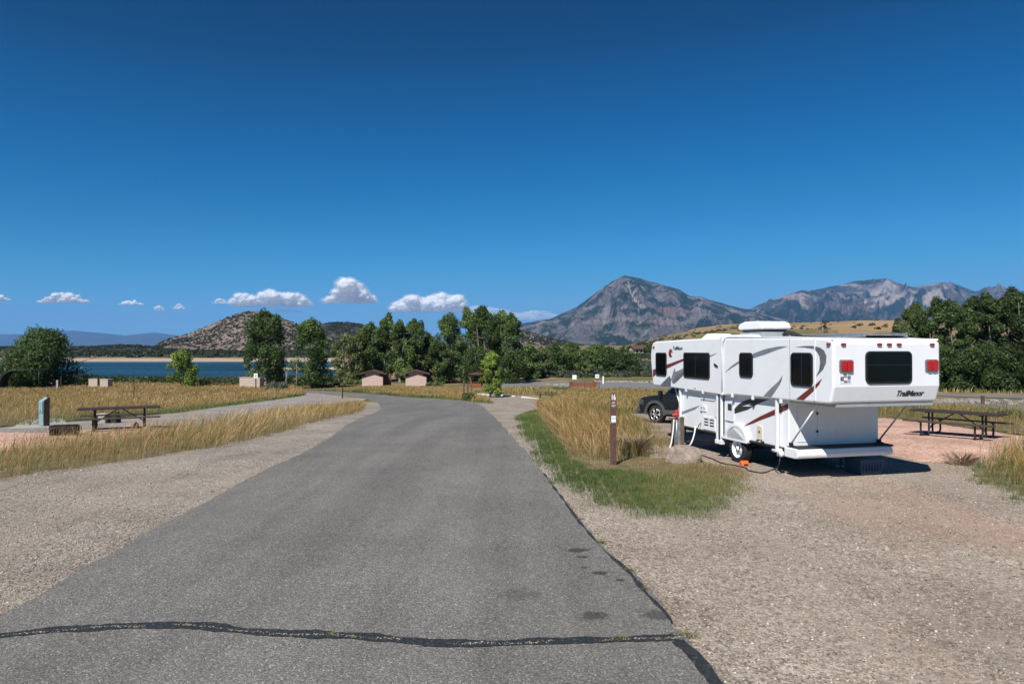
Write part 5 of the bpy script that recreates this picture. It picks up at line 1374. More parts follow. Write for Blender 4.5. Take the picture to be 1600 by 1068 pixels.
def tree_meshes(seed, h, w, nclump, nleaf, leaf, tone, kind='cotton', low=.12, trunk_r=.3):
    """returns crown mesh and trunk mesh, base at the origin"""
    rng = np.random.default_rng(seed); clumps = []; limbs = MB()
    lean = rng.normal(0, .03, 2) * h
    nlead = 1 if kind == 'young' else int(rng.integers(2, 5)) if kind != 'bush' else 7
    tops = []
    for k in range(nlead):
        a = 2 * math.pi * (k + rng.uniform(0, .6)) / nlead
        o = w * (.0 if nlead == 1 else rng.uniform(.14, .27)) * (1.5 if kind == 'bush' else 1)
        hk = h * (.86 if k == 0 else rng.uniform(.6, .8))
        if kind == 'bush': hk = h * rng.uniform(.6, 1.0) * (1 - .35 * (o / (w * .4)))
        tops.append((math.cos(a) * o + lean[0], math.sin(a) * o + lean[1], hk))
    split = h * (.18 if kind != 'bush' else .04)
    limbs.tube([(0, 0, -.3), (0, 0, 0), (lean[0] * .1, lean[1] * .1, split)], [trunk_r * 1.35, trunk_r * 1.1, trunk_r * .85], 8)
    for (tx, ty, th) in tops:
        pth = smooth_path([(lean[0] * .1, lean[1] * .1, split * .8), (tx * .55 + rng.normal(0, .15), ty * .55, split + (th - split) * .35), (tx * .9, ty * .9 + rng.normal(0, .15), split + (th - split) * .7), (tx, ty, th * .95)], 3)
        limbs.tube(pth, [max(.03, trunk_r * .62 * (1 - i / len(pth)) ** 1.0) for i in range(len(pth))], 6)
        for q in range(5):
            f = .2 + .16 * q; a = rng.uniform(0, 6.28); p = pth[min(len(pth) - 2, int(len(pth) * f))]
            rw = w * rng.uniform(.15, .38); e = Vector((p.x + math.cos(a) * rw, p.y + math.sin(a) * rw, min(p.z + rw * .8, th * .93)))
            limbs.tube([p, (p + e) / 2 + Vector((0, 0, -.12)), e], [trunk_r * .28 * (1 - f * .6), trunk_r * .16, .02], 5)
    nl = 3 if kind == 'young' else int(rng.integers(3, 6))
    lobes = [(rng.uniform(-.34, .34), rng.uniform(-.3, .3), rng.uniform(.80, .97)) for _ in range(nl)]; lobes[0] = (rng.uniform(-.14, .14), 0, 1.0)
    for q in range(nclump):
        f = low + (1 - low) * ((q + rng.uniform(0, 1)) / nclump)
        if kind == 'bush': env = (1 - f) ** .55 * 1.05
        elif kind == 'young': env = math.sin(math.pi * min(1, .1 + f * .86)) ** .6 * 1.1
        else: env = (.55 + .45 * math.sin(math.pi * min(1, f * .95))) * (1 - max(0, f - .62) / .38 * .55)
        r_ = w * .40 * env * math.sqrt(rng.uniform(.02, 1)); a = rng.uniform(0, 6.28)
        cx = math.cos(a) * r_ + lean[0] * f; cy = math.sin(a) * r_ + lean[1] * f; z = f * h
        cr = w * rng.uniform(.10, .17) * (1 - .25 * f)
        dd = min(((cx / w - l[0]) ** 2 + (cy / w - l[1]) ** 2) ** .5 + (1 - l[2]) * .9 for l in lobes)
        z = min(z, h * (1 - .42 * dd) - cr)
        clumps.append((cx, cy, max(z, cr * .5), cr))
    for (lx, ly, lh) in lobes:
        if kind == 'bush': lx *= .7; lh = lh - abs(lx) * 1.1
        for k_ in range(3): clumps.append(((lx * (1 - k_ * .12)) * w * .8, ly * w * .8, h * lh - w * (.07 + .1 * k_), w * (.075 + .03 * k_)))
    V, C3 = leaf_cloud(rng, clumps, nleaf, leaf, tone)
    V[:, 2] = np.maximum(V[:, 2], h * low * .35)
    n = len(V) // 4
    crown = ('crown', V, np.arange(4 * n), np.full(n, 4), C3)
    return crown, limbs

TREE_GROUP = 'cottonwood and scrub trees of the campground'
def tree(name, px, base_py, top_py, w_px, D, seed, tone, label, kind='cotton', nclump=26, nleaf=7000, leaf=.34, low=.12, cat='tree', group=None, base=None):
    x = (px - 800) / F_PX * D; z = Tz(x, D) - .05
    zt = HC + (545 - top_py) / F_PX * D
    h = max(1.5, zt - z); w = w_px / F_PX * D
    t = empty(name, (x, D, z), (seed * 1.7) % 6.28, label, cat, group)
    crown, limbs = tree_meshes(seed, h, w, nclump, nleaf, leaf, tone, kind, low, max(.06, h * .022))
    limbs.build('trunk', M['bark'], t, fix=False)
    np_mesh(crown[0], crown[1], crown[2], crown[3], M['leaf'], crown[4], parent=t)
    return t

COT = (.115, .175, .05); DARK = (.07, .112, .036); OLV = (.15, .185, .075); YEL = (.25, .33, .07); MIDG = (.092, .145, .045)
tree('shrubby_tree', 64, 600, 511, 150, 122, 11, DARK, 'broad dark bushy tree at the far left above the lake', 'bush', 64, 36000, .38, .05)
tree('young_tree', 286, 600, 545, 50, 120, 12, (.19, .26, .05), 'small bright green rounded tree alone before the lake', 'young', 40, 9000, .28, .12)
tree('cottonwood', 416, 600, 481, 78, 127, 13, DARK, 'tall dark cottonwood with a heavy crown before the cone hill', 'cotton', 54, 19000, .34, .1)
tree('cottonwood', 394, 600, 526, 32, 130, 213, MIDG, 'short leafy tree against the left foot of the tall dark cottonwood', 'cotton', 16, 3500, .3, .15)
tree('cottonwood', 488, 602, 496, 76, 119, 14, MIDG, 'dark cottonwood with two upright tops left of the grove', 'cotton', 34, 15000, .34, .08)
grove = [  # px, top, width, depth, seed, tone, label
    (541, 520, 42, 128, 21, OLV, 'pale olive tree at the left end of the grove'),
    (562, 513, 38, 132, 22, (.11, .15, .035), 'yellowish green tree just above the left restroom'),
    (582, 503, 40, 138, 23, MIDG, 'dark tree rising behind the left restroom'),
    (604, 488, 30, 142, 24, COT, 'slender tree with the highest narrow peak of the left grove'),
    (625, 499, 44, 136, 25, COT, 'full green cottonwood between the two restrooms'),
    (646, 497, 40, 140, 26, MIDG, 'green cottonwood behind the right restroom'),
    (665, 517, 36, 146, 27, DARK, 'lower dark tree in the gap of the grove'),
    (684, 530, 34, 130, 28, DARK, 'low dark tree right of the right restroom'),
    (701, 488, 50, 134, 29, MIDG, 'dense cottonwood at the left of the tallest group'),
    (733, 479, 44, 140, 30, COT, 'tall cottonwood second in the tallest group'),
    (757, 477, 46, 136, 31, (.07, .115, .03), 'tallest rounded cottonwood behind the wooden kiosk'),
    (783, 483, 44, 138, 32, COT, 'broad cottonwood behind the bright young tree'),
    (802, 488, 34, 133, 33, MIDG, 'cottonwood at the right end of the tallest group'),
    (800, 545, 40, 128, 34, DARK, 'low dark tree under the right end of the tallest group'),
    (745, 540, 60, 131, 35, DARK, 'low dark tree filling the foot of the tallest group'),
    (828, 536, 34, 150, 36, COT, 'medium tree just right of the tallest group'),
    (846, 541, 30, 158, 37, OLV, 'grey-green tree second right of the tallest group'),
    (868, 536, 40, 190, 38, MIDG, 'round tree in the middle of the low tree line'),
    (893, 534, 42, 200, 39, COT, 'broad tree above the brown bin enclosure'),
    (912, 545, 30, 190, 40, MIDG, 'small dark tree in the low tree line'),
    (934, 536, 40, 215, 41, COT, 'green tree left of the twin dark trees'),
    (952, 541, 44, 180, 42, DARK, 'left of the twin dark round trees near the cabin'),
    (976, 543, 40, 178, 43, DARK, 'right of the twin dark round trees near the cabin'),
    (1004, 534, 30, 330, 44, DARK, 'tree right behind the far cabin'),
    (918, 562, 18, 170, 45, OLV, 'small bushy tree in front of the low tree line'),
    (1022, 540, 26, 300, 46, DARK, 'dark tree right of the far cabin, half behind the trailer'),
]
for (px, tp, wp, D, sd, tn, lb) in grove:
    D = D + 9 if D < 165 else D
    tree('cottonwood' if wp > 28 else 'small_tree', px, 600, tp, wp * 1.3, D, sd, tn, lb, 'cotton', 40, int(10500 * max(.6, min(1.6, (600 - tp) / 90))), .34 * D / 135, .07 if tp < 530 else .03)
right_trees = [
    (1408, 497, 38, 118, 61, OLV, 'leafy bush-like tree at the left end of the right-hand trees'),
    (1432, 472, 48, 124, 62, COT, 'green cottonwood directly above the trailer tail'),
    (1466, 463, 52, 118, 63, MIDG, 'cottonwood just right of the trailer tail'),
    (1498, 470, 44, 114, 64, MIDG, 'cottonwood with an uneven top behind the right table'),
    (1521, 461, 44, 120, 65, DARK, 'dark cottonwood in the middle of the right-hand trees'),
    (1548, 455, 52, 112, 66, DARK, 'tall dark cottonwood third from the right edge'),
    (1580, 447, 58, 110, 67, DARK, 'very tall dark cottonwood second from the right edge'),
    (1612, 443, 60, 108, 68, MIDG, 'tallest cottonwood cut by the right edge of the photo'),
    (1655, 450, 60, 112, 69, DARK, 'cottonwood beyond the right edge of the photo'),
    (1480, 540, 56, 110, 70, DARK, 'low dark tree right beside the trailer corner'),
    (1530, 540, 70, 108, 71, DARK, 'low dark tree behind the brown road post'),
    (1582, 535, 70, 106, 72, DARK, 'low dark tree at the foot of the tallest right-hand trees'),
]
for (px, tp, wp, D, sd, tn, lb) in right_trees:
    tn = tuple(c_ * .8 for c_ in tn)
    tree('cottonwood', px, 605, tp, wp * 1.3, D, sd, tn, lb, 'cotton', 46, 20000, .34, .04)
tree('young_tree', 766, 614, 547, 38, 88, 81, YEL, 'bright yellow-green young tree beside the wooden kiosk', 'young', 44, 12000, .19, .12)

def snag(px, top, D, seed, label):
    x = (px - 800) / F_PX * D; z = Tz(x, D); h = HC + (545 - top) / F_PX * D - z
    rng = np.random.default_rng(seed); m = MB()
    m.tube([(0, 0, -.1), (rng.normal(0, .15), 0, h * .5), (rng.normal(0, .3), 0, h)], [.16, .11, .03], 6)
    for k in range(5):
        f = .4 + .12 * k; a = rng.uniform(0, 6.28); m.tube([(0, 0, h * f), (math.cos(a) * .8, math.sin(a) * .8, h * f + .9)], [.05, .015], 5)
    t = empty('bare_tree', (x, D, z), 0, label, 'tree'); m.build('trunk', M['bark'], t)
snag(447, 574, 112, 1, 'thin bare trunk standing between the two dark lakeside cottonwoods')
snag(464, 556, 116, 2, 'bare dark pole-like trunk left of the twin-topped cottonwood')

def bush(px, base_py, top_py, w_px, seed, tone, label, name='shrub', D=None):
    if D is None: x, D = G(px, base_py)
    x = (px - 800) / F_PX * D; z = Tz(x, D); h = max(.5, HC + (545 - top_py) / F_PX * D - z); w = w_px / F_PX * D
    rng = np.random.default_rng(seed)
    cl = [(rng.uniform(-.36, .36) * w, rng.uniform(-.3, .3) * w, h * rng.uniform(.25, .68), h * rng.uniform(.2, .34)) for _ in range(max(7, int(w / h * 7)))]
    V, C3 = leaf_cloud(rng, cl, 2200, .055 + .0014 * D, tone); V[:, 2] = np.maximum(V[:, 2], 0)
    n = len(V) // 4; o = np_mesh(name, V, np.arange(4 * n), np.full(n, 4), M['leaf'], C3); o.location = (x, D, z)
    return tag(o, label, 'shrub')
bush(433, 611, 593, 36, 301, (.16, .19, .14), 'grey-green sagebrush beside the dark stone heap')
bush(512, 606, 598, 50, 302, OLV, 'low green shrub at the foot of the grove by the lake')
bush(555, 601, 590, 40, 312, OLV, 'low shrub under the pale olive tree')
bush(340, 604, 589, 110, 303, (.07, .095, .04), 'long green shrub bank left of the pale slab')
bush(250, 601, 586, 64, 304, (.05, .075, .03), 'dark green shrub bank on the lake edge')
bush(145, 600, 583, 90, 305, (.05, .08, .03), 'green shrub bank behind the left pale slab')
bush(680, 604, 595, 34, 306, OLV, 'low shrub right of the right restroom')
bush(733, 626, 612, 26, 307, (.1, .13, .05), 'weedy shrub at the foot of the twin brown posts')
bush(878, 610, 604, 34, 308, (.09, .12, .06), 'olive shrub left of the brown bin enclosure')
bush(448, 603, 583, 30, 309, (.06, .085, .035), 'shrub at the foot of the bare trunk')
bush(1560, 655, 636, 56, 310, (.1, .12, .06), 'dusty olive shrub behind the right table')
bush(1440, 648, 632, 40, 311, (.12, .14, .07), 'dusty shrub left of the right table')

def scatter_brush(name, n, fn, size, tone, label, cat, seed, per=14, leaf=.55):
    """loose low brush seen from afar, a few leaf tufts each"""
    rng = np.random.default_rng(seed)
    x, y, z, s = fn(rng, n)
    s = s * rng.uniform(size[0], size[1], len(x))
    N_ = len(x); d = rng.normal(0, 1, (N_, per, 3)); d /= np.linalg.norm(d, axis=2)[..., None]; d[..., 2] = np.abs(d[..., 2])
    P = np.stack([x, y, z], -1)[:, None, :] + d * s[:, None, None] * np.array([1, 1, .8]) * .5
    nrm = d + rng.normal(0, .5, d.shape); nrm /= np.linalg.norm(nrm, axis=2)[..., None]
    t1 = np.cross(nrm, rng.normal(0, 1, nrm.shape)); t1 /= np.linalg.norm(t1, axis=2)[..., None] + 1e-9
    t2 = np.cross(nrm, t1); q = s[:, None, None] * leaf
    V = np.stack([P - t1 * q * .5, P - t2 * q * .5, P + t1 * q * .5, P + t2 * q * .5], 2).reshape(-1, 3)
    col = np.array(tone)[None] * rng.uniform(.55, 1.5, (N_, 1)); C3 = np.repeat(col, per * 4, 0)
    k = N_ * per
    tag(np_mesh(name, V, np.arange(4 * k), np.full(k, 4), M['leaf'], C3), label, cat, kind='stuff')

def on_relief(key, cut=None):
    X_, Y_, Z_ = RELIEF[key]
    def fn(rng, n):
        m, k = X_.shape
        i = rng.uniform(0, int(m * .76), n); j = rng.uniform(0, k - 1.001, n)
        i0 = i.astype(int); j0 = j.astype(int); a = i - i0; b = j - j0
        def L(A): return (A[i0, j0] * (1 - a) * (1 - b) + A[i0 + 1, j0] * a * (1 - b) + A[i0, j0 + 1] * (1 - a) * b + A[i0 + 1, j0 + 1] * a * b)
        x, y, z = L(X_), L(Y_), L(Z_)
        g = T(x, y); keep = (z > g) & (fbm(x / 70, y / 70, 3, 77) > rng.uniform(.22, .62, n))
        if cut: keep &= cut(x, y, z, rng)
        return x[keep], y[keep], z[keep], np.ones(keep.sum())
    return fn
scatter_brush('juniper_scrub', 6500, on_relief('cone'), (1.8, 4.2), (.04, .05, .028), 'dark juniper dotted over the pinkish cone hill', 'scrub', 401)
scatter_brush('juniper_scrub', 5500, on_relief('second'), (3, 7), (.04, .05, .03), 'dark scrub covering the rounded hill behind the cone hill', 'scrub', 402)
scatter_brush('juniper_scrub', 6000, on_relief('low'), (2, 4), (.04, .052, .028), 'scrub on the low mesa across the lake', 'scrub', 403)
scatter_brush('juniper_scrub', 3000, on_relief('brown'), (3, 6), (.05, .055, .035), 'scrub on the small brown hill right of the grove', 'scrub', 404)
def field(px0, px1, d0, d1, fl=.35):
    def fn(rng, n):
        D = d0 * (d1 / d0) ** rng.uniform(0, 1, n); u = rng.uniform((px0 - 800) / F_PX, (px1 - 800) / F_PX, n)
        x = u * D; z = T(x, D); keep = fbm(x / 40, D / 40, 4, 88) > rng.uniform(fl, fl + .3, n)
        return x[keep], D[keep], z[keep], np.ones(keep.sum())
    return fn
scatter_brush('lakeshore_scrub', 12000, field(-150, 560, 640, 1350, .3), (2, 5.5), (.045, .058, .028), 'dark scrub on the land across the lake', 'scrub', 405)
scatter_brush('lakeshore_scrub', 3500, field(-150, 560, 135, 205, .3), (.8, 2.0), (.075, .095, .04), 'green brush on the near lake shore', 'scrub', 406, per=30, leaf=.3)
scatter_brush('valley_scrub', 5200, field(700, 1060, 165, 300, .28), (1.2, 2.6), (.075, .09, .055), 'grey-green brush between the far road and the low tree line', 'scrub', 407, per=30, leaf=.3)
scatter_brush('ridge_scrub', 500, on_relief('ridge', lambda x, y, z, r: (z > 16) ), (1.5, 4.5), (.06, .07, .03), 'scattered pines along the dry golden ridge', 'scrub', 408, per=40, leaf=.3)
scatter_brush('valley_scrub', 2500, field(820, 1300, 260, 600, .42), (1.2, 3.0), (.06, .075, .04), 'brush dotted over the dry slope behind the trailer', 'scrub', 409, per=24, leaf=.35)

# ---- loose stones on the gravel near the viewer
def pebbles(name, n, poly, smin, smax, tones, label, seed, cut=(), zoff=.012, pw=1.0, near=None):
    rng = np.random.default_rng(seed); P = np.array(poly); x0, y0 = P.min(0); x1, y1 = P.max(0)
    if near: x0, x1, y0, y1 = near
    y = y0 + (y1 - y0) * rng.uniform(0, 1, n) ** pw; x = rng.uniform(x0, x1, n)
    k = inside(poly, x, y) & (np.abs(x) < y * .80 + .6)
    for c in cut: k &= ~inside(c, x, y)
    x = x[k]; y = y[k]; n = len(x)
    s = rng.uniform(smin, smax, n) * (.6 + .8 * rng.uniform(0, 1, n) ** 3)
    o = np.array([[1, 0, 0], [-1, 0, 0], [0, 1, 0], [0, -1, 0], [0, 0, 1], [0, 0, -1]], float)
    f = np.array([[0, 2, 4], [2, 1, 4], [1, 3, 4], [3, 0, 4], [2, 0, 5], [1, 2, 5], [3, 1, 5], [0, 3, 5]]).ravel()
    V = o[None] * rng.uniform(.55, 1.2, (n, 6, 1)) * s[:, None, None] * np.array([1, 1, .55])
    V += rng.normal(0, .18, V.shape) * s[:, None, None]
    a = rng.uniform(0, 6.28, n); ca, sa = np.cos(a)[:, None], np.sin(a)[:, None]
    X = V[..., 0] * ca - V[..., 1] * sa + x[:, None]; Y = V[..., 0] * sa + V[..., 1] * ca + y[:, None]; Z = V[..., 2] + (T(x, y) + zoff + s * .25)[:, None]
    V = np.stack([X, Y, Z], -1).reshape(-1, 3)
    F_ = (np.arange(n)[:, None] * 6 + f[None]).ravel()
    c = np.array(tones)[rng.integers(0, len(tones), n)] * rng.uniform(.7, 1.3, (n, 1))
    tag(np_mesh(name, V, F_, np.full(n * 8, 3), M['stone_col'], np.repeat(c, 6, 0)), label, 'gravel', kind='stuff')
TN = [(.34, .27, .21), (.24, .19, .15), (.44, .37, .3), (.3, .2, .15), (.16, .13, .105), (.52, .46, .38), (.36, .28, .21)]
pebbles('loose_gravel', 230000, gravel_poly, .006, .016, TN, 'loose gravel stones strewn over the pad and shoulder', 501, cut=[road_poly, green_poly], near=(-12, 13, 3.6, 16), pw=1.2)
def seam_grit(name, pts_px, n, label, seed):
    rng = np.random.default_rng(seed); W_ = np.array(GP(pts_px)); L_ = np.concatenate([[0], np.cumsum(np.hypot(*np.diff(W_, axis=0).T))])
    q = rng.uniform(0, L_[-1], n); keep = vnoise(q * 2.3, q * 0, 4) > .42; q = q[keep]
    x = np.interp(q, L_, W_[:, 0]) ; y = np.interp(q, L_, W_[:, 1]) + rng.normal(0, .012, len(q)) + .012 * np.sin(q * 9)
    s_ = rng.uniform(.003, .009, len(q)); o = np.array([[1, 0, 0], [-1, 0, 0], [0, 1, 0], [0, -1, 0], [0, 0, 1], [0, 0, -1]], float)
    f = np.array([[0, 2, 4], [2, 1, 4], [1, 3, 4], [3, 0, 4], [2, 0, 5], [1, 2, 5], [3, 1, 5], [0, 3, 5]]).ravel()
    V = o[None] * rng.uniform(.6, 1.5, (len(q), 6, 1)) * s_[:, None, None] * np.array([1.6, 1, .5]) + np.stack([x, y, T(x, y) + .043], -1)[:, None, :]
    F_ = (np.arange(len(q))[:, None] * 6 + f[None]).ravel(); c = np.array([(.38, .35, .3), (.22, .2, .17), (.12, .1, .08), (.2, .19, .09)])[rng.integers(0, 4, len(q))]
    tag(np_mesh(name, V.reshape(-1, 3), F_, np.full(len(q) * 8, 3), M['stone_col'], np.repeat(c, 6, 0)), label, 'grit', kind='stuff')
seam_grit('seam_grit', [(0, 1000), (60, 994), (138, 987), (200, 984.5), (282, 982.5), (331, 985), (379, 993), (430, 996), (537, 999), (619, 1005), (666, 1012), (720, 1012.5), (800, 1011.5), (881, 1007.6), (960, 1006), (1030, 1004), (1076, 1000)], 800, 'pale grit caught in the crack of the tar seam', 41)
pebbles('loose_gravel', 900, gravel_poly, .016, .032, TN, 'larger loose stones here and there on the gravel', 503, cut=[road_poly, green_poly], near=(-12, 14, 3.6, 16))
pebbles('loose_gravel', 2600, road_poly, .003, .007, TN, 'stray grit lying on the asphalt', 502, zoff=.035, near=(-6, 4, 4, 14))

# ---- rocks of the far verge
def riprap(name, px0, px1, py0, py1, n, s0, s1, label, seed):
    rng = random.Random(seed); m = MB(); prs = []
    for k in range(n):
        px = rng.uniform(px0, px1); f = rng.random(); py = (py0[0] + (py1[0] - py0[0]) * f) + ((py0[1] + (py1[1] - py0[1]) * f) - (py0[0] + (py1[0] - py0[0]) * f)) * (px - px0) / (px1 - px0)
        x, y = G(px, py); z = Tz(x, y) + .05; s = rng.uniform(s0, s1)
        vs = [Vector((rng.uniform(.6, 1.1) * a, rng.uniform(.6, 1.1) * b, rng.uniform(.4, .8) * c)) * s + Vector((x, y, z + s * .3)) for a in (-1, 1) for b in (-1, 1) for c in (-1, 1)]
        m.add(vs, [(0, 1, 3, 2), (4, 6, 7, 5), (0, 4, 5, 1), (2, 3, 7, 6), (0, 2, 6, 4), (1, 5, 7, 3)])
    o = m.build(name, M['rock'], None, fix=False); return tag(o, label, 'rocks', kind='stuff')
riprap('rock_bank', 1300, 1640, (621, 628), (628, 633), 420, .07, .24, 'bank of pale broken rock between the two far roads', 1)
riprap('rock_bank', 930, 1060, (596.5, 597.5), (597.6, 598.6), 90, .15, .35, 'row of pale stones along the far edge of the far road', 2)
riprap('rock_bank', 848, 892, (600.6, 600.6), (603.5, 603.5), 60, .1, .25, 'pale stones beside the far road left of the bin enclosure', 3)

# ================================================================== BUILDINGS AND FURNITURE FARTHER OFF
def at(px, D, py=None):
    x = (px - 800) / F_PX * D
    return x, D, Tz(x, D)
def zat(py, D): return HC + (545 - py) / F_PX * D

def restroom(px, D, label, pipe):
    x, y, z = at(px, D)
    t = empty('restroom_building', (x, y, z), R(7), label, 'building', 'pink restrooms at the grove')
    t.scale = (1.08, 1.08, 1.1)
    m = MB(); m.box(-1.75, 1.75, 0, 3.2, -.3, 2.1); m.prism([(-1.75, 2.1), (1.75, 2.1), (0, 2.62)], 'y', .0, 3.2); m.build('wall', M['stucco'], t)
    m = MB()
    for s_ in (-1, 1): m.prism([(0, 2.66), (0, 2.80), (s_ * 2.35, 2.12), (s_ * 2.35, 1.98)], 'y', -.55, 3.6)
    m.build('roof', M['roof_brown'], t)
    for s_ in (-1, 1):
        m = MB(); m.box(min(s_ * 1.2, s_ * 1.76), max(s_ * 1.2, s_ * 1.76), -.02, .04, 1.72, 2.1); m.build('vent_grille', M['door_dark'], t)
    m = MB(); m.box(1.751, 1.80, .5, 1.5, 0, 2.0); m.build('door', M['door_dark'], t)
    m = MB(); m.box(1.751, 1.80, 1.8, 2.8, 0, 2.0); m.build('door', M['door_dark'], t)
    if pipe:
        m = MB(); m.tube([(1.95, 1.2, 2.0), (1.95, 1.2, 4.6)], .16, 8); m.build('vent_pipe', M['black'], t)
    m = MB(); m.box(1.9, 3.1, 1.0, 1.12, 0, 1.8); m.build('screen_wall', M['roof_brown'], t)
restroom(582, 126, 'pink stuccoed restroom with a dark vent pipe, left of the pair', True)
restroom(650, 126, 'pink stuccoed restroom without a vent pipe, right of the pair', False)

def kiosk():
    x, y, z = at(743, 122)
    t = empty('shelter_kiosk', (x, y, z), R(-8), 'red-brown wooden kiosk beside the bright young tree', 'kiosk')
    for xx in (-.95, .95):
        for yy in (0, 1.4):
            m = MB(); m.box(xx - .09, xx + .09, yy - .09, yy + .09, 0, 2.3); m.build('post', M['red_wood'], t)
    m = MB(); m.prism([(-1.3, 2.3), (1.3, 2.3), (1.3, 2.45), (0, 2.75), (-1.3, 2.45)], 'y', -.4, 1.8); m.build('roof', M['roof_brown'], t)
    m = MB(); m.box(-.95, .95, 0, .06, .1, .75); m.box(-.95, .95, 1.3, 1.36, .1, .75); m.build('railing', M['red_wood'], t)
    m = MB(); m.box(-.5, .6, .7, .76, .9, 2.0); m.build('notice_board', M['bench_wood'], t)
kiosk()

def enclosure():
    D = 113; x0, y, z = at(895, D); w = 37 / F_PX * D
    t = empty('bin_enclosure', (x0, y, z), R(3), 'reddish brown board enclosure standing by the far road', 'enclosure')
    m = MB(); n = 26
    for k in range(n): m.box(w * k / n + .01, w * (k + 1) / n - .01, 0, .03 + .015 * (k % 2), .05, zat(597, D) - z)
    m.build('front_boards', M['red_wood'], t)
    m = MB()
    for k in range(16): m.box(w, w + .04, .03 + k * .25, .03 + k * .25 + .22, .05, zat(597, D) - z)
    m.build('side_boards', M['red_wood'], t)
    m = MB()
    for k in range(16): m.box(-.04, 0, .03 + k * .25, .03 + k * .25 + .22, .05, zat(597, D) - z)
    m.build('side_boards', M['red_wood'], t)
    for xx in (0, w * .5, w):
        m = MB(); m.box(xx - .07, xx + .07, .05, .2, 0, zat(597, D) - z + .08); m.build('post', M['wood'], t)
    m = MB(); m.box(w + .6, w + .68, 1.0, 1.1, 0, 1.2); m.build('gate_post', M['black'], t)
enclosure()

def white_sign(px, py0, py1, w_px, D, label, rot=0):
    x, y, z = at(px, D); s_ = w_px / F_PX * D / 2
    t = empty('road_sign', (x, y, z), R(rot), label, 'sign')
    m = MB(); m.box(-s_, s_, -.03, 0, zat(py1, D) - z, zat(py0, D) - z); m.build('panel', M['sign_white'], t, bevel=.01)
    m = MB(); m.box(-.05, .05, .001, .09, 0, zat(py0, D) - z - .05); m.build('post', M['wood'], t)
    return t
white_sign(897.5, 585.5, 592.5, 6.6, 128, 'plain white square sign above the left end of the board enclosure')
s2 = white_sign(933, 584.5, 590.5, 6.4, 134, 'white sign with faint print right of the plain white sign', 10)
m = MB(); m.box(-.28, .28, -.035, -.031, zat(588, 134) - s2.location.z, zat(587.2, 134) - s2.location.z); m.build('print_line', M['light_decal'], s2)
m = MB(); x, y, z = at(942.5, 134); m.box(x - .14, x + .14, y, y + .15, z, zat(587.5, 134)); tag(m.build('marker_block', M['sign_white'], None, bevel=.03), 'small white marker stub beside the white signs', 'marker')
for (x0, x1, py, l) in ((743.5, 767, 616.5, 'pale concrete wheel stop, leftmost of three'), (779, 805, 618.5, 'pale concrete wheel stop, middle of three'), (815.5, 842, 621.5, 'pale concrete wheel stop nearest the far picnic table')):
    a = G(x0, py); b = G(x1, py + 1.4); L = math.hypot(b[0] - a[0], b[1] - a[1])
    t = empty('wheel_stop', (a[0], a[1], Tz(*a)), math.atan2(b[1] - a[1], b[0] - a[0]), l, 'wheel stop', 'pale wheel stops by the gravel lot')
    m = MB(); m.prism([(-.12, 0), (.12, 0), (.12, .12), (.07, .22), (-.07, .22), (-.12, .12)], 'x', 0, L); m.build('block', M['white_concrete'], t, bevel=.03)
def thin_post(px, base, top, w, mat, label, name='marker_post', D=None, cat='post'):
    if D is None: x, y = G(px, base)
    else: x, y, _ = at(px, D)
    z = Tz(x, y); m = MB(); m.box(x - w / 2, x + w / 2, y, y + w, z - .1, zat(top, y))
    return tag(m.build(name, M[mat], None, bevel=w * .1), label, cat)
thin_post(535, 623, 600, .12, 'black', 'slim dark marker post at the tip of the left grass band')
thin_post(724.5, 621, 594, .22, 'wood', 'taller grey-brown wooden post of the pair by the road bend')
thin_post(731, 624, 600.5, .16, 'post_brown', 'short maroon post, middle of the three by the road bend')
thin_post(737, 623, 600, .1, 'wood', 'short thin grey post, rightmost of the three by the road bend')
thin_post(209, 629, 593, .05, 'black', 'thin dark stake in the dry field behind the left table', 'stake')
thin_post(117, 608, 588, .06, 'black', 'thin dark stake in the field left of the pale slab', 'stake')
thin_post(424, 613, 606, .12, 'wood', 'low grey stub beside the dark stone heap', 'stake')
thin_post(1537, 633, 618, .22, 'post_brown', 'short brown post in the rock bank at the right', 'marker_post')
thin_post(840.5, 645, 626, .03, 'black', 'thin wire stake at the left end of the golden clump', 'stake')
thin_post(89.5, 601, 593.5, .3, 'concrete', 'small whitish stub by the dark bushy tree', 'marker_stub', D=110, cat='marker')
thin_post(95.5, 601, 588, .12, 'door_dark', 'dark stub beside the small whitish one', 'marker_stub', D=112, cat='marker')

def isign():
    x, y = G(399.5, 612); z = Tz(x, y); s_ = 3.0 / F_PX * y
    t = empty('information_sign', (x, y, z), 0, 'small white sign with a dark mark on a brown post near the lake', 'sign')
    m = MB(); m.box(-.09, .09, 0, .1, 0, zat(583.5, y) - z); m.build('post', M['post_brown'], t)
    m = MB(); m.box(-s_, s_, -.03, -.002, zat(590.5, y) - z, zat(583, y) - z); m.build('panel', M['sign_white'], t)
    h = zat(587, y) - z; k = s_
    m = MB(); m.box(-k * .05, k * .35, -.036, -.031, h - k * .1, h + k * .6); m.box(-k * .25, k * .1, -.036, -.031, h - k * .6, h - k * .1); m.build('symbol', M['dark_decal'], t)
isign()

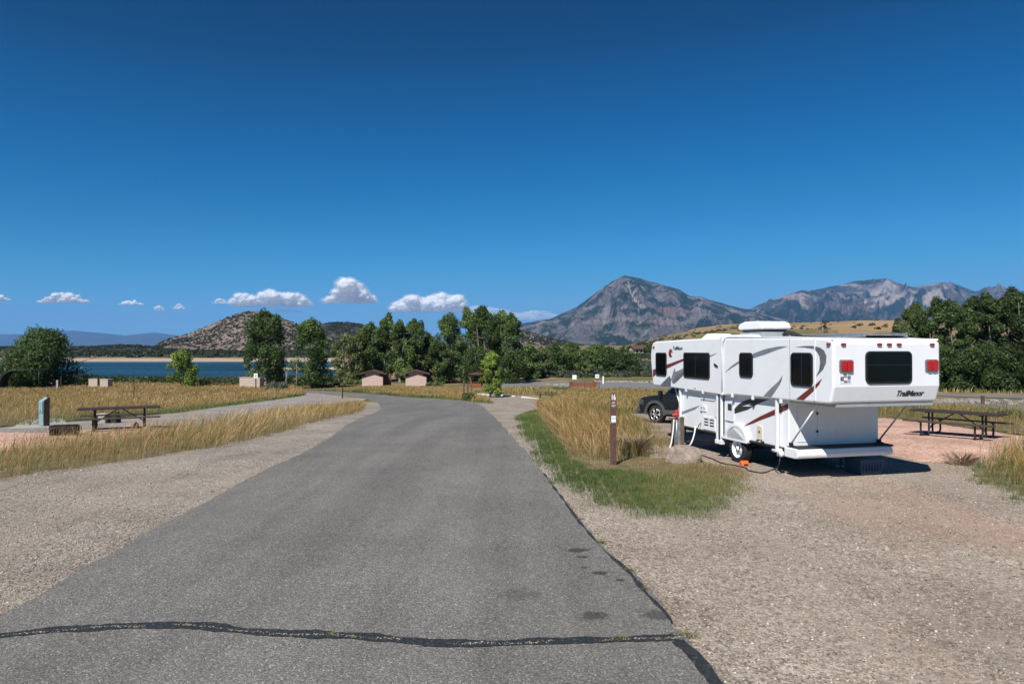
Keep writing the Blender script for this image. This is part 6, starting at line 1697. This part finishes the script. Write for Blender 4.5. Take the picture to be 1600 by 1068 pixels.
def slab(px0, px1, py_top, D, label, pole=None):
    x0, _, z = at(px0, D); x1 = (px1 - 800) / F_PX * D; x = (x0 + x1) / 2; w = (x1 - x0) / 2; h = zat(py_top, D) - z
    t = empty('concrete_shelter', (x, D, z), R(-24), label, 'low building')
    m = MB(); m.box(-w, w, 0, .9, 0, h); m.build('wall', M['pale_wall'], t, bevel=.04)
    m = MB(); m.box(-w - .05, w + .05, -.06, .96, h, h + .08); m.build('roof_slab', M['pale_wall'], t, bevel=.02)
    m = MB()
    for k in (1, 2, 3): m.box(-w + .02, w - .02, -.006, 0, h * k / 4 - .012, h * k / 4 + .012)
    m.build('joint', M['wood'], t)
    m = MB(); m.box(-w - .05, -w - .005, .1, .8, 0, h * .85); m.build('doorway', M['door_dark'], t)
    if pole: m = MB(); m.box(pole - .1, pole + .1, -.3, -.1, 0, h + .75); m.build('pole', M['door_dark'], t)
slab(369, 411, 590, 118, 'pale low masonry shelter behind the small information sign')
slab(131, 176, 592.5, 118, 'pale low masonry shelter with a dark pole, left side of the lake', pole=.35)

def arch():
    D = 112; x, y, z = at(0, D); h = zat(578, D) - z; k = F_PX / D
    t = empty('shade_shelter', (x, y, z), R(8), 'dark arched shade shelter at the far left edge by the lake', 'shelter')
    pr = [(-.1, 0)] + [(-.1 + 2.3 * (1 - math.cos(R(a))), h * .35 + h * .65 * math.sin(R(a))) for a in range(0, 91, 9)] + [(6.7, h + .1)]
    m = MB()
    for (a, b) in zip(pr[:-1], pr[1:]): m.prism([a, b, (b[0] + .02, b[1] - .09), (a[0] + .09, a[1] - .02)], 'y', 0, 2.2)
    m.build('roof', M['shade_dark'], t, fix=True)
    for yy in (-.05, 1.1, 2.2):
        m = MB(); m.tube([(p[0] + .12, yy, p[1] - .05) for p in pr], .06, 6); m.build('rib', M['dark_steel'], t)
    for yy in (0, 2.2):
        m = MB(); m.tube([(5.9, yy, 0), (5.9, yy, h + .02)], .06, 6); m.build('post', M['dark_steel'], t)
arch()

def teal_box():
    x, y = G(68, 667); z = Tz(x, y)
    t = empty('electric_pedestal', (x, y, z + .06), R(-16), 'pale teal electric pedestal standing on a concrete pad at the left', 'electric pedestal'); t.scale = (.85, .85, 1)
    m = MB(); m.prism([(-.12, 0), (.12, 0), (.12, .99), (-.12, .86)], 'x', -.12, .12)
    m.build('cabinet', M['teal'], t, bevel=.008)
    m = MB(); m.box(-.105, .105, -.145, -.122, .45, .84); m.build('hatch', M['teal'], t, bevel=.006)
    m = MB(); m.box(-.02, .02, -.152, -.146, .5, .54); m.build('latch', M['dark_steel'], t)
    m = MB(); m.tube([(.1, .1, .95), (.1, .1, 1.14)], .02); m.build('conduit', M['wood'], t)
    m = MB(); m.prism([(-.13, 0), (.14, 0), (.14, 1.01), (-.13, .87)], 'x', .122, .165); m.build('shaded_side_board', M['wood'], t, bevel=.004)  # dark board added over the right side to stand in for its shade
    m = MB()
    x0, y0 = G(14, 672); x1, y1 = G(110, 668); x2, y2 = G(98, 655); x3, y3 = G(40, 658)
    P = [(x0, y0), (x1, y1), (x2, y2), (x3, y3)]
    m.add([(a, b, Tz(a, b) - .05) for a, b in P] + [(a, b, Tz(a, b) + .06) for a, b in P], [(0, 1, 2, 3), (4, 7, 6, 5), (0, 4, 5, 1), (1, 5, 6, 2), (2, 6, 7, 3), (3, 7, 4, 0)])
    tag(m.build('concrete_pad', M['concrete'], None, bevel=.01), 'grey concrete pad under the teal electric pedestal', 'pad')
teal_box()
def fire_grate():
    x, y = G(101, 681); z = Tz(x, y)
    t = empty('fire_grate', (x, y, z), R(14), 'low rusty iron fire grate with bars left of the picnic table', 'fire grate')
    t.scale = (.78, .6, .85)
    m = MB(); 
    for k in range(12): m.box(-.46 + k * .08, -.46 + k * .08 + .035, -.3, -.28, .05, .30)
    m.box(-.46, .46, -.302, -.279, .0, .06); m.box(-.46, .46, -.302, -.279, .29, .37); m.box(-.46, .46, .28, .3, .0, .37); m.box(-.46, -.44, -.28, .28, 0, .38); m.box(.44, .46, -.28, .28, 0, .38); m.build('ring', M['rust'], t)
    m = MB()
    for k in range(15): m.tube([(-.42 + k * .06, -.29, .40), (-.42 + k * .06, .29, .40)], .009, 5)
    m.tube([(-.5, -.2, .40), (.56, -.2, .40)], .012, 5); m.build('grill', M['dark_steel'], t)
    m = MB(); m.tube([(.47, 0, .3), (.58, 0, .34), (.58, .0, .2)], .02, 6); m.build('handle', M['dark_steel'], t)
fire_grate()
for (px, py, w, h, l, sd) in ((54, 664, .35, .22, 'pale stone at the left foot of the teal pedestal', 1.2), (42, 665, .25, .14, 'small stone further left of the teal pedestal', 2.2),
                              (228, 675, .3, .26, 'pale stone under the right end of the left table', 4.1), (211, 668, .26, .26, 'pale stone between the legs of the left table', 5.3),
                              (303, 607, .6, .3, 'small pale stone alone in the dry field', 6.6), (310, 608, .7, .3, 'second pale stone next to the lone stone in the field', 7.1),
                              (723, 624, .5, .25, 'white stone at the foot of the posts by the road bend', 8.2)):
    boulder(px, py, w, h, 'stone', l, 'stone', M['rock'], sd)
boulder(411, 612, 1.5, .75, 'stone_heap', 'dark brown stone heap beside the information sign', 'stone heap', M['rust'], 9.4)
x, y = G(156, 662); z = Tz(x, y); m = MB(); m.box(x - .2, x + .2, y, y + .4, z, z + .38)
tag(m.build('concrete_block', M['concrete'], None, bevel=.03), 'grey concrete block on the verge behind the left table', 'block')
x, y = G(170, 661); z = Tz(x, y); t = empty('fire_grate', (x, y, z), R(10), 'second dark fire grate with an upright end behind the left table', 'fire grate')
m = MB(); m.box(-.35, .35, -.25, .25, 0, .26); m.build('ring', M['rust'], t, bevel=.02)
m = MB(); m.box(.22, .36, -.05, .05, .26, .46); m.build('handle', M['dark_steel'], t, bevel=.02)

# ---- buildings in the far distance
def cabin(px, py, w, d, h, rh, rot, label, wall, roof, D=None):
    if D: x, y, z = at(px, D)
    else: x, y = G(px, py); z = Tz(x, y)
    t = empty('cabin', (x, y, z), R(rot), label, 'house')
    wb = MB(); wb.box(-w / 2, w / 2, 0, d, -1, h); wb.prism([(0 - .0, h), (d, h), (d / 2, h + rh * .9)], 'x', -w / 2, w / 2); wb.build('wall', M[wall], t)
    m = MB(); m.prism([(-.8, h - .15), (d / 2, h + rh), (d / 2, h + rh + .25), (-.8, h + .1)], 'x', -w / 2 - .7, w / 2 + .7); m.prism([(d + .8, h - .15), (d / 2, h + rh), (d / 2, h + rh + .25), (d + .8, h + .1)], 'x', -w / 2 - .7, w / 2 + .7); m.build('roof', M[roof], t)
    for k in (-.28, .05, .32):
        m = MB(); m.box(k * w - .5, k * w + .5, -.06, -.01, h * .35, h * .75); m.build('window', M['glass'], t)
cabin(1001, 553, 6.5, 6, 2.4, 1.6, 15, 'brown-roofed cabin at the foot of the dry slope', 'pale_wall', 'roof_brown')
cabin(449, 546, 14, 10, 4, 1.5, 0, 'small white building between the two lakeside trees, across the lake', 'white_concrete', 'white_concrete')

# ---- cumulus low over the horizon, beyond the haze
def cloud_mat(name, dens):
    m, nt, b = new_mat(name)
    b.inputs['Base Color'].default_value = (.95, .95, .95, 1); b.inputs['Roughness'].default_value = 1; b.inputs['Specular IOR Level'].default_value = 0
    v = pos(nt, coord='obj')
    tr = nt.nodes.new('ShaderNodeBsdfTransparent'); mx = nt.nodes.new('ShaderNodeMixShader')
    tl_ = nt.nodes.new('ShaderNodeBsdfTranslucent'); tl_.inputs[0].default_value = (.9, .9, .92, 1)
    m2 = nt.nodes.new('ShaderNodeMixShader'); m2.inputs[0].default_value = .42
    nt.links.new(b.outputs[0], m2.inputs[1]); nt.links.new(tl_.outputs[0], m2.inputs[2])
    n1 = noise(nt, v, .0032, 6, .6)
    rr = ramp(nt, [(.36, max(0, dens - (.35 if dens < .9 else .2))), (.5, dens)]); nt.links.new(n1, rr.inputs[0])
    nt.links.new(rr.outputs[0], mx.inputs[0]); nt.links.new(tr.outputs[0], mx.inputs[1]); nt.links.new(m2.outputs[0], mx.inputs[2])
    nt.links.new(mx.outputs[0], nt.nodes['Material Output'].inputs[0])
    return m
CM = {'thick': cloud_mat('cloud', .97), 'mid': cloud_mat('thin_cloud', .5), 'faint': cloud_mat('faint_cloud', .1), 'fringe': cloud_mat('cloud_fringe', .16)}
def cloud(px, py_base, w_px, h_px, kind, seed, label, D=42000, shape=None):
    rng = np.random.default_rng(seed); k = D / F_PX
    W_, H_ = w_px * k, h_px * k
    bm = bmesh.new(); n = int(14 + w_px * .7)
    for i in range(n):
        u = rng.uniform(-.5, .5)
        env = (np.interp(u, *shape) if shape else (1 - (2 * abs(u)) ** 2.2) * rng.uniform(.5, 1))
        r = max(H_ * .13, H_ * .42 * env * rng.uniform(.5, 1))
        zc = rng.uniform(.0, 1) ** .8 * max(env * H_ - r, 0) + r * .35
        mm = Matrix.Translation((u * (W_ - r), rng.normal(0, H_ * .35), zc)) @ Matrix.Diagonal((1.25 if not kind == 'faint' else 2.6, 1, .82, 1))
        bmesh.ops.create_icosphere(bm, subdivisions=3, radius=r, matrix=mm)
    me = bpy.data.meshes.new('cloud'); bm.to_mesh(me); bm.free()
    tmp = bpy.data.objects.new('tmp', me); COL.objects.link(tmp)
    rm = tmp.modifiers.new('r', 'REMESH'); rm.mode = 'VOXEL'; rm.voxel_size = max(H_ / 34, 18)
    me2 = bpy.data.meshes.new_from_object(tmp.evaluated_get(bpy.context.evaluated_depsgraph_get())); bpy.data.objects.remove(tmp)
    nv = len(me2.vertices); co = np.empty(nv * 3); me2.vertices.foreach_get('co', co); co = co.reshape(-1, 3)
    no = np.empty(nv * 3); me2.vertices.foreach_get('normal', no); no = no.reshape(-1, 3)
    s1 = H_ * .16
    d = (fbm(co[:, 0] / s1 + co[:, 1] / s1 * .7, co[:, 2] / s1 + co[:, 1] / s1 * .5, 4, seed) - .5)
    co = co + no * (d * H_ * .15)[:, None]
    fl = co[:, 2] < H_ * .06; co[fl, 2] = H_ * .06 + (co[fl, 2] - H_ * .06) * .25
    nl = len(me2.loops); lv = np.empty(nl, dtype=np.int32); me2.loops.foreach_get('vertex_index', lv)
    cnt = np.empty(len(me2.polygons), dtype=np.int32); me2.polygons.foreach_get('loop_total', cnt)
    layers = [co]; fr = []
    for q_, off_ in enumerate((.04, .09)):
        dd_ = fbm(co[:, 0] / (s1 * 1.6) + q_ * 7, co[:, 2] / s1 + co[:, 1] / s1, 4, seed + 20 + q_)
        layers.append(co + no * ((off_ * (.3 + 1.4 * dd_)) * H_)[:, None] * np.array([1.6, 1, .8]))
    V_ = np.concatenate(layers); F_ = np.concatenate([lv + i * nv for i in range(3)]); Cn = np.tile(cnt, 3)
    o = np_mesh('cloud', V_, F_, Cn, None, smooth=True); o.data.materials.append(CM[kind]); o.data.materials.append(CM['fringe' if kind != 'faint' else 'faint'])
    mi = np.concatenate([np.zeros(len(cnt), dtype=np.int32), np.ones(2 * len(cnt), dtype=np.int32)]); o.data.polygons.foreach_set('material_index', mi)
    o.location = ((px - 800) / F_PX * D, D, zat(py_base, D))
    tag(o, label, 'cloud', kind='structure')
cloud(-2, 469, 34, 9, 'thick', 1, 'small cloud at the left edge')
cloud(97, 473, 62, 17, 'thick', 2, 'oval cloud', shape=([-.5, -.2, .05, .3, .5], [.15, .55, 1, .75, .2]))
cloud(134, 472, 16, 5, 'mid', 3, 'wisp')
cloud(202, 476, 46, 8, 'thick', 4, 'flat cloud')
cloud(248, 485, 14, 10, 'mid', 5, 'small cloud')
cloud(280, 483, 16, 9, 'mid', 6, 'small cloud')
cloud(344, 474, 20, 9, 'mid', 7, 'small cloud')
cloud(421, 478, 128, 26, 'thick', 8, 'long cloud', shape=([-.5, -.38, -.1, .08, .2, .35, .5], [.3, .75, .7, 1, .7, .75, .3]))
cloud(545, 472, 78, 36, 'thick', 9, 'billowing cloud', shape=([-.5, -.25, 0, .14, .26, .4, .5], [.12, .4, .85, 1, .55, .35, .2]))
cloud(580, 469, 18, 12, 'mid', 10, 'small cloud')
cloud(671, 487, 118, 30, 'thick', 11, 'broad cloud', shape=([-.5, -.3, -.1, .12, .25, .42, .5], [.3, .85, .65, 1, .9, .8, .3]))
cloud(835, 499, 90, 14, 'faint', 12, 'faint cloud over the small hill')
cloud(760, 492, 90, 16, 'faint', 13, 'faint cloud')
cloud(440, 488, 70, 7, 'faint', 14, 'faint wisp')

# ---- the air between here and the mountains
def haze():
    m = bpy.data.materials.new('haze'); m.use_nodes = True; nt = m.node_tree; nt.nodes.clear()
    out = nt.nodes.new('ShaderNodeOutputMaterial'); v = nt.nodes.new('ShaderNodeVolumePrincipled')
    v.inputs['Color'].default_value = (.2, .48, 1.0, 1); v.inputs['Density'].default_value = 2.8e-5; v.inputs['Anisotropy'].default_value = 0.0
    nt.links.new(v.outputs[0], out.inputs['Volume'])
    mb = MB(); mb.box(-36000, 36000, -1500, 31000, -14, 1500)
    o = mb.build('haze', m); tag(o, kind='stuff', label='thin blue haze hanging over the whole valley', cat='haze')
haze()
